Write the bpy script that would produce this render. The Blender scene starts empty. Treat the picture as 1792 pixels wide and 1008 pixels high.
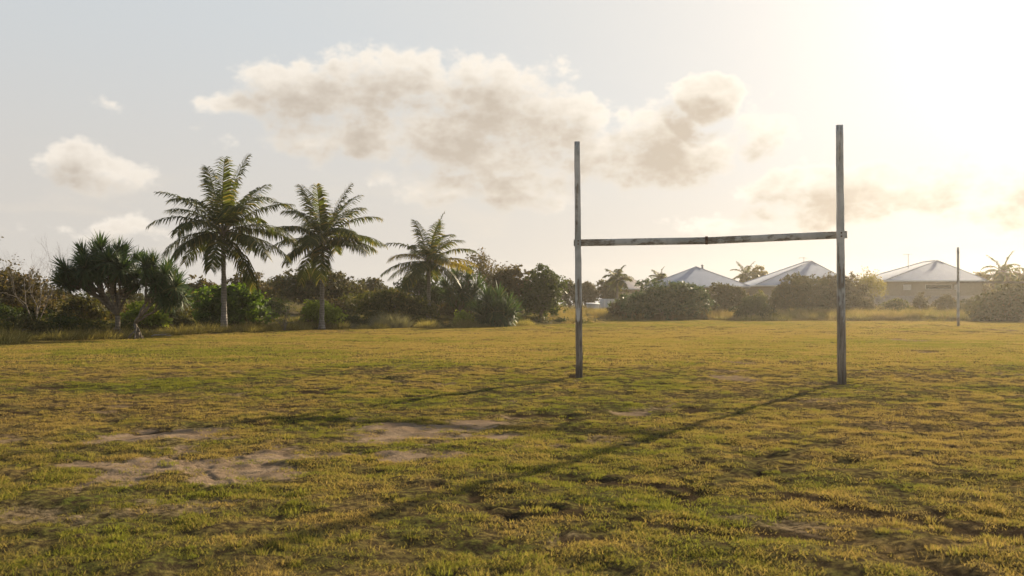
import bpy, math, random
import numpy as np
from mathutils import Vector, Euler

SC = bpy.context.scene
COL = SC.collection
R = math.radians
F, HZ, CX, CAMH = 1742.2, 530.0, 896.0, 1.6      # focal length and horizon of the photograph (its pixels)

# ------------------------------------------------------------------ noise
def _hash(ix, iy, seed):
    h = (ix.astype(np.int64) * 374761393 + iy.astype(np.int64) * 668265263 + seed * 974634777) & 0x7fffffff
    h = ((h ^ (h >> 13)) * 1274126177) & 0x7fffffff
    h = ((h ^ (h >> 15)) * 1103515245 + 12345) & 0x7fffffff
    return ((h ^ (h >> 14)) & 0xffff) / 65535.0

def vnoise(x, y, seed=0):
    x = np.asarray(x, float); y = np.asarray(y, float)
    ix = np.floor(x); iy = np.floor(y)
    fx = x - ix; fy = y - iy
    fx = fx * fx * (3 - 2 * fx); fy = fy * fy * (3 - 2 * fy)
    a = _hash(ix, iy, seed); b = _hash(ix + 1, iy, seed)
    c = _hash(ix, iy + 1, seed); d = _hash(ix + 1, iy + 1, seed)
    return (a * (1 - fx) + b * fx) * (1 - fy) + (c * (1 - fx) + d * fx) * fy

def fbm(x, y, seed=0, oct=4):
    s = 0.0; a = 0.5; t = 0.0
    x = np.asarray(x, float); y = np.asarray(y, float)
    for i in range(oct):
        s = s + a * vnoise(x, y, seed + i * 17); t += a
        x, y = (x * 0.8 - y * 0.6) * 2.03 + 3.1, (x * 0.6 + y * 0.8) * 2.03 + 1.7
        a *= 0.5
    return s / t

def sm(a, b, x):
    t = np.clip((np.asarray(x, float) - a) / (b - a), 0, 1)
    return t * t * (3 - 2 * t)

# ------------------------------------------------------------------ terrain
BX = np.array([-90, -45, -30, -25, -19.9, -16.7, -10.5, -1.75, 0.2, 4.5, 7.0, 10, 19.6, 25, 30, 43, 60, 120.])
BY = np.array([-70, 2, 20, 28, 38.7, 48.9, 61.9, 66, 69.5, 74.5, 83, 91.5, 91.5, 88.5, 88, 86, 85, 80.])
_sl = np.abs(np.gradient(BY, BX))
BC = 1 / np.sqrt(1 + _sl ** 2)

def edge_s(x, y):                       # metres beyond the mown field's edge (positive on the rough side)
    w = (fbm(x * 0.25, y * 0.25, 91, 3) - 0.5) * 2.2
    return (y - np.interp(x, BX, BY)) * np.interp(x, BX, BC) + w

def gpx(px, py):                        # a point of the flat field
    d = F * CAMH / (py - HZ)
    return (px - CX) / F * d, d

def patch(x, y, px0, py0, px1, py1, seed, rough=1.0, soft=0.85, sc=1.9):
    x0, d0 = gpx(px0, py0); x1, d1 = gpx(px1, py1)
    cy = (d0 + d1) / 2; ry = abs(d0 - d1) / 2
    cxp = (px0 + px1) / 2
    cx = (cxp - CX) / F * cy; rx = abs(px1 - px0) / 2 / F * cy
    r = np.sqrt(((x - cx) / rx) ** 2 + ((y - cy) / ry) ** 2)
    n = fbm(x * sc, y * sc, seed, 5) - 0.5
    return sm(0, soft, 1 - r + n * rough * 2.2)

def polydist(x, y, pts):
    best = np.full(np.shape(x), 1e9)
    for (ax, ay), (bx, by) in zip(pts[:-1], pts[1:]):
        dx, dy = bx - ax, by - ay
        t = np.clip(((x - ax) * dx + (y - ay) * dy) / (dx * dx + dy * dy), 0, 1)
        best = np.minimum(best, np.hypot(x - ax - t * dx, y - ay - t * dy))
    return best

def crop8(pts): return [gpx(892 + a / 1.991, 600 + b / 1.991) for a, b in pts]
def crop7(pts): return [gpx(a / 1.991, 600 + b / 1.991) for a, b in pts]
RUTS = [(crop8([(180, 470), (440, 492), (700, 512), (950, 528), (1150, 560), (1400, 600), (1600, 640), (1900, 690)]), 0.085, 0.85),
        (crop8([(-60, 572), (150, 580), (330, 612), (600, 655), (760, 668)]), 0.085, 0.9),
        (crop8([(760, 640), (900, 660), (1100, 690), (1300, 735), (1500, 790), (1700, 850)]), 0.095, 1.0),
        (crop8([(800, 540), (960, 545), (1150, 575), (1350, 610), (1500, 650)]), 0.06, 0.55),
        (crop8([(1500, 590), (1650, 625), (1830, 660)]), 0.08, 0.8),
        (crop8([(-60, 605), (140, 600), (300, 625)]), 0.05, 0.5)]
TRACK = [crop7([(590 + k * 19, 390), (632 + k * 19, 428), (692 + k * 19, 462), (765 + k * 19, 498)]) for k in range(4)]

def bare_mask(x, y):
    m = np.zeros(np.shape(x))
    for a in [(60, 780, 590, 862, 1), (500, 732, 930, 804, 2), (360, 776, 640, 826, 3), (150, 746, 400, 774, 4), (760, 728, 930, 750, 15), (600, 792, 760, 812, 16),
              (330, 815, 520, 848, 14)]:
        m = np.maximum(m, patch(x, y, *a))
    m = np.maximum(m, 0.42 * patch(x, y, 180, 862, 430, 905, 5, 1.2))
    m = np.maximum(m, 0.8 * patch(x, y, 1045, 712, 1150, 727, 6, 0.8))
    m = np.maximum(m, 0.85 * patch(x, y, 1200, 651, 1350, 665, 7, 0.5))
    m = np.maximum(m, 0.42 * patch(x, y, 940, 925, 1060, 975, 8, 1.1))
    m = np.maximum(m, 0.6 * patch(x, y, 1250, 630, 1340, 637, 9, 0.9))
    m = np.maximum(m, 0.8 * patch(x, y, 1535, 590, 1645, 599, 10, 0.5))
    m = np.maximum(m, 0.7 * patch(x, y, 1720, 575, 1775, 581, 11, 0.5))
    m = np.maximum(m, 0.5 * patch(x, y, 780, 720, 960, 752, 12, 0.9))
    m = np.maximum(m, 0.45 * sm(0.64, 0.78, fbm(x * 0.8, y * 0.8, 44, 5)))
    return np.clip(m, 0, 1)

def mud_mask(x, y):
    m = np.zeros(np.shape(x))
    n = fbm(x * 3.0, y * 3.0, 60, 4)
    for pts, w, a in RUTS:
        d = polydist(x, y, pts) / (w * (0.55 + 1.1 * n))
        m = np.maximum(m, a * (1 - sm(0.6, 1.5, d)) * sm(0.25, 0.5, fbm(x * 1.3, y * 1.3, 63, 3)))
    m = np.maximum(m, 0.42 * patch(x, y, -150, 690, 660, 748, 43, 1.0, 0.8))
    m = np.maximum(m, 0.35 * patch(x, y, 850, 770, 1500, 900, 58, 1.2, 0.8))
    m = np.maximum(m, 0.35 * patch(x, y, 1350, 690, 1850, 810, 59, 1.2, 0.8))
    for a in [(40, 672, 135, 686, 21), (500, 676, 590, 692, 22), (880, 712, 1010, 730, 23), (1170, 708, 1250, 722, 24),
              (230, 748, 330, 756, 25), (380, 735, 560, 745, 26)]:
        m = np.maximum(m, 0.9 * patch(x, y, *a, 1.0, 0.5, 2.5))
    n = fbm(x * 6, y * 6, 66, 3)
    for px_, py_ in zip(*POSTS):
        m = np.maximum(m, 0.95 * (1 - sm(0.12, 0.55, np.hypot(x - px_, (y - py_) * 0.8) * (0.6 + 0.9 * n))))
    return m

POSTS = [(pxx - CX) / F * F * CAMH / (pyy - HZ) for pxx, pyy in ((1014, 658), (1473.5, 668))], [F * CAMH / 128, F * CAMH / 138]

def divots(x, y):
    n = fbm(x * 3.2, y * 2.2, 71, 4)
    return sm(0.66, 0.76, n) * sm(0.42, 0.6, fbm(x * 0.35, y * 0.35, 72, 3))

def dry_mask(x, y):
    d = 0.72 + 1.3 * (fbm(x * 0.13, y * 0.10, 31, 4) - 0.5) + 1.1 * (fbm(x * 0.75, y * 0.75, 33, 4) - 0.5) + 1.3 * (fbm(x * 2.6, y * 2.6, 35, 4) - 0.5)
    for px0, py0, px1, py1, k, amt in [(20, 660, 520, 698, 41, -0.95), (-100, 605, 700, 630, 42, -0.42), (300, 588, 1000, 604, 45, -0.42),
                                        (-100, 690, 640, 745, 43, 0.35), (480, 632, 1000, 650, 46, -0.25), (0, 632, 640, 660, 47, 0.25),
                                        (-50, 930, 500, 1030, 48, -0.4), (1080, 860, 1440, 925, 49, -0.4), (1350, 690, 1800, 800, 50, 0.2),
                                        (1560, 780, 1792, 830, 51, -0.2), (980, 650, 1300, 700, 52, -0.15), (1480, 636, 1900, 690, 53, 0.45),
                                        (560, 860, 900, 960, 54, -0.25)]:
        d = d + amt * patch(x, y, px0, py0, px1, py1, k, 0.5, 0.8)
    return np.clip(d, 0, 1)

def ground_z(x, y):
    x = np.asarray(x, float); y = np.asarray(y, float)
    s = edge_s(x, y)
    left = 1 - sm(2.0, 11.0, x)
    z = left * (0.42 * sm(0, 5, s) + 1.0 * sm(7, 30, s) + 0.8 * sm(25, 60, s) * (fbm(x * 0.05, y * 0.05, 81, 3)))
    z = z + (1 - left) * (0.25 * sm(0, 5, s) + 0.7 * sm(8, 40, s))
    z = z + sm(0.3, 3, s) * (fbm(x * 0.35, y * 0.35, 82, 4) - 0.45) * 0.5
    r = np.hypot(x, y)
    near = 1 - sm(24, 40, r)
    mid = 1 - sm(60, 110, r)
    z = z + 0.10 * (fbm(x * 0.16, y * 0.16, 83, 3) - 0.5) * mid
    z = z + near * (0.07 * (fbm(x * 1.6, y * 1.6, 84, 3) - 0.5) + 0.075 * (fbm(x * 5.0, y * 5.0, 85, 3) - 0.5))
    z = z + near * (-0.03 * np.clip(mud_mask(x, y), 0, 1) - 0.035 * divots(x, y) - 0.02 * bare_mask(x, y))
    tr = np.full(np.shape(x), 1e9)
    for t in TRACK:
        tr = np.minimum(tr, polydist(x, y, t))
    return z - 0.014 * (1 - sm(0.010, 0.026, tr)) * near

def gz(x, y): return float(ground_z(np.array([x]), np.array([y]))[0])

# ------------------------------------------------------------------ mesh helpers
def nmesh(name, V, polys, smooth=False):
    """V (n,3); polys: list of (m,k) int arrays"""
    me = bpy.data.meshes.new(name)
    V = np.asarray(V, np.float32)
    polys = [np.asarray(p, np.int32) for p in polys if len(p)]
    me.vertices.add(len(V)); me.vertices.foreach_set('co', V.ravel())
    loops = np.concatenate([p.ravel() for p in polys])
    tot = np.concatenate([np.full(len(p), p.shape[1], np.int32) for p in polys])
    st = np.concatenate([[0], np.cumsum(tot)[:-1]]).astype(np.int32)
    me.loops.add(len(loops)); me.loops.foreach_set('vertex_index', loops)
    me.polygons.add(len(tot)); me.polygons.foreach_set('loop_start', st)
    try: me.polygons.foreach_set('loop_total', tot)
    except Exception: pass
    if smooth: me.polygons.foreach_set('use_smooth', np.ones(len(tot), bool))
    me.update(calc_edges=True)
    return me

class MB:
    def __init__(s): s.V = []; s.Q = []; s.T = []; s.n = 0
    def add(s, V, Q=None, T=None):
        V = np.asarray(V, float).reshape(-1, 3)
        s.V.append(V)
        if Q is not None and len(Q): s.Q.append(np.asarray(Q, int) + s.n)
        if T is not None and len(T): s.T.append(np.asarray(T, int) + s.n)
        s.n += len(V)
    def mesh(s, name, smooth=False):
        P = []
        if s.Q: P.append(np.concatenate(s.Q))
        if s.T: P.append(np.concatenate(s.T))
        return nmesh(name, np.concatenate(s.V), P, smooth)
    def build(s, name, mat, parent=None, smooth=False, loc=None):
        return obj(name, s.mesh(name, smooth), mat, parent, loc)

def obj(name, me, mat, parent=None, loc=None):
    o = bpy.data.objects.new(name, me)
    COL.objects.link(o)
    if mat is not None and not me.materials: me.materials.append(mat)
    if parent is not None: o.parent = parent
    if loc is not None: o.location = loc
    return o

def tag(o, label, cat, group=None, kind=None):
    o['label'] = label
    o['category'] = cat
    if group: o['group'] = group
    if kind: o['kind'] = kind
    return o

def thing(name, label, cat, loc=(0, 0, 0), rz=0.0, group=None):
    o = bpy.data.objects.new(name, None); COL.objects.link(o)
    o.location = loc; o.rotation_euler = (0, 0, rz); o.empty_display_size = 0.3
    return tag(o, label, cat, group)

def tube(mb, pts, rad, k=7, cap=True, rnd=None):
    pts = np.asarray(pts, float); n = len(pts)
    rad = np.broadcast_to(np.asarray(rad, float), (n,)).copy()
    T = np.gradient(pts, axis=0)
    T /= np.linalg.norm(T, axis=1)[:, None] + 1e-12
    ref = np.array([1., 0, 0]) if abs(T[0][0]) < 0.8 else np.array([0, 1., 0])
    A = np.cross(T, ref); A /= np.linalg.norm(A, axis=1)[:, None] + 1e-12
    B = np.cross(T, A)
    th = np.linspace(0, 2 * np.pi, k, endpoint=False)
    V = pts[:, None, :] + rad[:, None, None] * (np.cos(th)[None, :, None] * A[:, None, :] + np.sin(th)[None, :, None] * B[:, None, :])
    if rnd is not None:
        V = V + (rnd.random(V.shape) - 0.5) * rad[:, None, None] * 0.25
    V = V.reshape(-1, 3)
    i = np.arange(n - 1)[:, None] * k; j = np.arange(k)[None, :]; j2 = (j + 1) % k
    Q = np.stack([i + j, i + j2, i + k + j2, i + k + j], -1).reshape(-1, 4)
    T3 = []
    if cap:
        V = np.concatenate([V, pts[-1:][:], pts[:1]])
        e = n * k
        T3 = [(e, (n - 1) * k + a, (n - 1) * k + (a + 1) % k) for a in range(k)] + [(e + 1, (a + 1) % k, a) for a in range(k)]
    mb.add(V, Q, T3)

def box(mb, x0, y0, z0, x1, y1, z1):
    V = [(x0, y0, z0), (x1, y0, z0), (x1, y1, z0), (x0, y1, z0), (x0, y0, z1), (x1, y0, z1), (x1, y1, z1), (x0, y1, z1)]
    mb.add(V, [(0, 3, 2, 1), (4, 5, 6, 7), (0, 1, 5, 4), (1, 2, 6, 5), (2, 3, 7, 6), (3, 0, 4, 7)])

# ------------------------------------------------------------------ material helpers
class NT:
    def __init__(s, nt): s.nt = nt
    def n(s, typ, **kw):
        nd = s.nt.nodes.new(typ)
        for k, v in kw.items(): setattr(nd, k, v)
        return nd
    def set(s, sock, v):
        if hasattr(v, 'is_output') or isinstance(v, bpy.types.NodeSocket): s.nt.links.new(v, sock)
        else: sock.default_value = v
    def math(s, op, a, b=None, c=None, clamp=False):
        nd = s.n('ShaderNodeMath', operation=op, use_clamp=clamp)
        s.set(nd.inputs[0], a)
        if b is not None: s.set(nd.inputs[1], b)
        if c is not None: s.set(nd.inputs[2], c)
        return nd.outputs[0]
    def vmath(s, op, a, b=None, scale=None):
        nd = s.n('ShaderNodeVectorMath', operation=op)
        s.set(nd.inputs[0], a)
        if b is not None: s.set(nd.inputs[1], b)
        if scale is not None: s.set(nd.inputs['Scale'], scale)
        return nd.outputs['Value'] if op in ('LENGTH', 'DOT_PRODUCT', 'DISTANCE') else nd.outputs[0]
    def mr(s, v, a, b, c=0.0, d=1.0, interp='SMOOTHSTEP'):
        nd = s.n('ShaderNodeMapRange', interpolation_type=interp, clamp=True) if interp == 'LINEAR' else s.n('ShaderNodeMapRange', interpolation_type=interp)
        s.set(nd.inputs[0], v)
        for k, q in zip((1, 2, 3, 4), (a, b, c, d)): s.set(nd.inputs[k], q)
        return nd.outputs[0]
    def mix(s, f, a, b, blend='MIX'):
        nd = s.n('ShaderNodeMix', data_type='RGBA', blend_type=blend)
        s.set(nd.inputs[0], f); s.set(nd.inputs[6], a if not isinstance(a, tuple) else (*a[:3], 1)); s.set(nd.inputs[7], b if not isinstance(b, tuple) else (*b[:3], 1))
        return nd.outputs[2]
    def noise(s, vec, scale, detail=4, rough=0.55, dist=0.0, dim='3D'):
        nd = s.n('ShaderNodeTexNoise', noise_dimensions=dim)
        if vec is not None: s.set(nd.inputs['Vector'], vec)
        nd.inputs['Scale'].default_value = scale; nd.inputs['Detail'].default_value = detail
        nd.inputs['Roughness'].default_value = rough; nd.inputs['Distortion'].default_value = dist
        return nd.outputs[0]
    def attr(s, name, typ='GEOMETRY'):
        nd = s.n('ShaderNodeAttribute', attribute_name=name, attribute_type=typ)
        return nd.outputs['Fac']

def newmat(name):
    m = bpy.data.materials.new(name); m.use_nodes = True
    nt = m.node_tree; nt.nodes.clear()
    t = NT(nt)
    out = t.n('ShaderNodeOutputMaterial')
    return m, t, out

def principled(t, out, col, rough=0.8, bump=None, bstr=0.3, bdist=0.02, spec=0.3, metal=0.0):
    p = t.n('ShaderNodeBsdfPrincipled')
    t.set(p.inputs['Base Color'], col if not isinstance(col, tuple) else (*col[:3], 1))
    t.set(p.inputs['Roughness'], rough)
    p.inputs['Specular IOR Level'].default_value = spec
    p.inputs['Metallic'].default_value = metal
    if bump is not None:
        b = t.n('ShaderNodeBump'); b.inputs['Strength'].default_value = bstr; b.inputs['Distance'].default_value = bdist
        t.set(b.inputs['Height'], bump); t.nt.links.new(b.outputs[0], p.inputs['Normal'])
    t.nt.links.new(p.outputs[0], out.inputs['Surface'])
    return p

def leafmat(name, ca, cb, cc=None, trans=0.42, rough=0.6, spec=0.08, tint=(1.25, 1.3, 0.6)):
    """leaf blades: each leaf its own tone between ca and cb (a few cc), thin enough to let light through"""
    m, t, out = newmat(name)
    g = t.n('ShaderNodeNewGeometry')
    rnd = g.outputs['Random Per Island']
    col = t.mix(rnd, ca, cb)
    if cc is not None:
        col = t.mix(t.mr(rnd, 0.86, 0.9), col, cc)
    p = t.n('ShaderNodeBsdfPrincipled')
    t.set(p.inputs['Base Color'], col); p.inputs['Roughness'].default_value = rough
    p.inputs['Specular IOR Level'].default_value = spec
    tr = t.n('ShaderNodeBsdfTranslucent')
    t.set(tr.inputs[0], t.mix(1.0, col, tint, 'MULTIPLY'))
    mx = t.n('ShaderNodeMixShader'); mx.inputs[0].default_value = trans
    t.nt.links.new(p.outputs[0], mx.inputs[1]); t.nt.links.new(tr.outputs[0], mx.inputs[2])
    t.nt.links.new(mx.outputs[0], out.inputs['Surface'])
    return m

def barkmat(name, ca, cb, scale=6.0, stretch=0.25, rings=False):
    m, t, out = newmat(name)
    tc = t.n('ShaderNodeTexCoord').outputs['Object']
    mp = t.n('ShaderNodeMapping'); t.set(mp.inputs[0], tc); mp.inputs['Scale'].default_value = (1, 1, stretch)
    nz = t.noise(mp.outputs[0], scale, 6, 0.6)
    col = t.mix(t.mr(nz, 0.35, 0.65), ca, cb)
    h = nz
    if rings:
        w = t.n('ShaderNodeTexWave', bands_direction='Z'); t.set(w.inputs[0], tc)
        w.inputs['Scale'].default_value = 2.2; w.inputs['Distortion'].default_value = 1.5
        col = t.mix(t.mr(w.outputs[1], 0.75, 0.95, 0, 0.45), col, tuple(c * 0.45 for c in ca))
        h = t.math('SUBTRACT', nz, w.outputs[1])
    principled(t, out, col, 0.9, h, 0.5, 0.03)
    return m

# ------------------------------------------------------------------ camera
cam = bpy.data.cameras.new('camera'); co = bpy.data.objects.new('camera', cam); COL.objects.link(co)
cam.sensor_width = 36; cam.lens = 35; cam.shift_y = (HZ - 504) / 1792
co.location = (0, 0, CAMH); co.rotation_euler = (R(90), 0, 0)
cam.clip_start = 0.1; cam.clip_end = 5000
cam.dof.use_dof = True; cam.dof.focus_distance = 21; cam.dof.aperture_fstop = 3.4
SC.camera = co

# ------------------------------------------------------------------ light
SUN_AZ, SUN_EL = math.atan2(0.6, 1.0), R(17.6)
sd = Vector((math.sin(SUN_AZ) * math.cos(SUN_EL), math.cos(SUN_AZ) * math.cos(SUN_EL), math.sin(SUN_EL)))
sl = bpy.data.lights.new('sun', 'SUN'); so = bpy.data.objects.new('sun', sl); COL.objects.link(so)
sl.energy = 5.0; sl.angle = R(0.75); sl.color = (1.0, 0.835, 0.60)
so.rotation_euler = (-sd).to_track_quat('-Z', 'Y').to_euler(); so.location = (30, 50, 40)

# ------------------------------------------------------------------ sky
def build_world():
    w = bpy.data.worlds.new('World'); SC.world = w; w.use_nodes = True
    nt = w.node_tree; nt.nodes.clear(); t = NT(nt)
    out = t.n('ShaderNodeOutputWorld'); bg = t.n('ShaderNodeBackground')
    sky = t.n('ShaderNodeTexSky', sky_type='NISHITA', sun_disc=False, sun_elevation=SUN_EL, sun_rotation=SUN_AZ)
    sky.air_density = 1.0; sky.dust_density = 2.5; sky.ozone_density = 1.0; sky.altitude = 0
    tc = t.n('ShaderNodeTexCoord').outputs['Generated']
    d = t.vmath('NORMALIZE', tc)
    sp = t.n('ShaderNodeSeparateXYZ'); t.set(sp.inputs[0], d)
    az = t.math('ARCTAN2', sp.outputs[0], sp.outputs[1])
    el = t.math('ARCSINE', sp.outputs[2])
    # thin high veil of cirrus haze, brightest towards the sun (forward scattering)
    cosg = t.vmath('DOT_PRODUCT', d, tuple(sd))
    g = t.math('ARCCOSINE', cosg)
    a1 = t.math('EXPONENT', t.math('MULTIPLY', t.math('POWER', t.math('DIVIDE', g, 0.22), 1.15), -1.0))
    a2 = t.math('EXPONENT', t.math('MULTIPLY', t.math('DIVIDE', g, 0.75), -1.0))
    lum = t.math('ADD', t.math('ADD', t.math('MULTIPLY', a1, V1), t.math('MULTIPLY', a2, V2)), t.mr(g, 1.0, 1.8, V3, V3 * 0.6))
    tintc = t.mix(t.math('MAXIMUM', t.mr(g, 0.85, 0.1), t.mr(el, 0.30, 0.05)), (0.92, 0.968, 1.0), (1.01, 0.955, 0.885))
    tintc = t.mix(t.math('MULTIPLY', t.mr(el, 0.20, 0.0), t.mr(g, 0.9, 0.25)), tintc, (1.02, 0.935, 0.82))
    veil = t.vmath('SCALE', tintc, scale=lum)
    base = t.mix(t.mr(el, 0.30, 0.75, VEIL, 0.10), sky.outputs[0], veil)
    # cumulus: lumps placed by azimuth and elevation, broken up by noise; thin parts glow, thick parts are grey
    cmb = t.n('ShaderNodeCombineXYZ'); t.set(cmb.inputs[0], az); t.set(cmb.inputs[1], el)
    def density(shift, fine):
        q0 = t.vmath('ADD', cmb.outputs[0], (shift[0], shift[1], 0)) if shift else cmb.outputs[0]
        wob = t.n('ShaderNodeTexNoise', noise_dimensions='2D'); t.set(wob.inputs['Vector'], q0)
        wob.inputs['Scale'].default_value = 20; wob.inputs['Detail'].default_value = 3
        p = t.vmath('ADD', q0, t.vmath('MULTIPLY', t.vmath('SUBTRACT', wob.outputs[1], (0.5, 0.5, 0.5)), (0.045, 0.030, 0)))
        p0 = t.vmath('MULTIPLY', p, (1, 1, 0))
        acc = None
        for (px, py, rx, ry, k) in CLOUDS:
            u, v = (px - CX) / F, (HZ - py) / F
            a = math.atan(u); e = math.atan(v * math.cos(a)); ca = math.cos(a)
            dv = t.vmath('MULTIPLY', t.vmath('SUBTRACT', p0, (a, e, 0)), (F / (1.18 * rx * ca * ca), F / (1.18 * ry * ca), 0))
            q = t.math('MULTIPLY', t.math('SUBTRACT', 1.0, t.vmath('LENGTH', dv)), k)
            acc = q if acc is None else t.math('SMOOTH_MAX', acc, q, 0.15)
        vec = t.vmath('MULTIPLY', q0, (1.0, 1.5, 1.0))
        n1 = t.noise(vec, 15, 7 if fine else 4, 0.60, 0.0, '2D')
        nn = t.math('MULTIPLY', t.math('SUBTRACT', n1, 0.5), 1.75)
        if fine:
            vo = t.n('ShaderNodeTexVoronoi', feature='F1', voronoi_dimensions='2D'); t.set(vo.inputs['Vector'], t.vmath('ADD', vec, t.vmath('SCALE', wob.outputs[1], scale=0.012))); vo.inputs['Scale'].default_value = 48
            vo.inputs['Detail'].default_value = 2; vo.inputs['Roughness'].default_value = 0.5
            nn = t.math('ADD', nn, t.math('MULTIPLY', t.math('SUBTRACT', 0.42, vo.outputs['Distance']), 0.38))
        return t.math('ADD', t.math('SMOOTH_MIN', t.math('MULTIPLY', acc, 1.6), 0.86, 0.5), t.math('ADD', nn, 0.14))
    den = density(None, True)
    up = density((0.010, 0.020), False)          # the cloud that lies between this spot and the sun
    cov = t.mr(den, 0.03, t.mr(up, -0.1, 0.7, 0.58, 0.95))
    thick = t.math('ADD', t.math('MULTIPLY', t.mr(den, 0.20, 1.55), 0.55), t.math('MULTIPLY', t.mr(up, 0.05, 1.40), 0.65), clamp=True)
    # lit rim colour depends on the angle to the sun, as does the grey body
    lit = t.mix(a2, LIT0, LIT1)
    body = t.mix(a2, BODY0, BODY1)
    ccol = t.vmath('SCALE', t.mix(thick, lit, body), scale=CLB)
    col = t.mix(t.math('MULTIPLY', cov, 0.95), base, ccol)
    # loose far streaks near the horizon
    st = t.noise(t.vmath('MULTIPLY', cmb.outputs[0], (3.0, 14.0, 1)), 2.2, 5, 0.6, 0.0, '2D')
    band = t.math('MULTIPLY', t.mr(el, 0.015, 0.06), t.mr(el, 0.16, 0.07))
    stf = t.math('MULTIPLY', t.mr(st, 0.50, 0.72), band)
    col = t.mix(t.math('MULTIPLY', stf, 0.40), col, t.vmath('SCALE', t.mix(0.45, lit, body), scale=CLB))
    t.set(bg.inputs[0], col); bg.inputs[1].default_value = 0.10
    nt.links.new(bg.outputs[0], out.inputs[0])
    w.cycles.sampling_method = 'MANUAL'; w.cycles.sample_map_resolution = 256

V1, V2, V3, VEIL, CLB = 3.2, 1.2, 3.25, 1.0, 4.8
LIT0, LIT1, BODY0, BODY1 = (0.98, 0.90, 0.81), (1.32, 1.22, 1.05), (0.57, 0.52, 0.465), (0.78, 0.645, 0.49)
CLOUDS = [ # px, py, half-width, half-height, weight
    (520, 165, 130, 55, 1.0), (610, 155, 110, 62, 1.15), (700, 175, 130, 75, 1.2), (800, 205, 140, 90, 1.3), (900, 215, 140, 95, 1.3),
    (960, 230, 110, 85, 1.2), (690, 230, 120, 50, 1.0), (820, 262, 140, 50, 1.1), (420, 178, 60, 24, 0.8), (760, 160, 80, 50, 1.0),
    (1060, 268, 120, 55, 1.1), (1150, 262, 110, 70, 1.25), (1220, 285, 80, 45, 1.0), (1100, 300, 110, 32, 1.0), (1000, 290, 120, 35, 0.9),
    (1236, 172, 60, 40, 1.6), (1330, 240, 70, 50, 0.55), (760, 328, 80, 30, 1.0), (935, 335, 95, 38, 1.15), (880, 318, 60, 25, 0.8),
    (150, 300, 95, 44, 1.25), (185, 180, 30, 18, 0.36), (345, 211, 20, 12, 0.3), (590, 245, 170, 36, 0.85),
    (1430, 330, 150, 38, 1.35), (1640, 326, 200, 44, 1.45), (1800, 330, 130, 40, 1.3), (1470, 375, 115, 28, 1.15), (1760, 378, 110, 30, 1.0),
    (220, 405, 110, 26, 0.45), (1290, 385, 120, 16, 0.4), (690, 320, 50, 22, 0.5), (-220, 200, 160, 60, 1.0), (2250, 240, 180, 60, 1.0)]
build_world()

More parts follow.
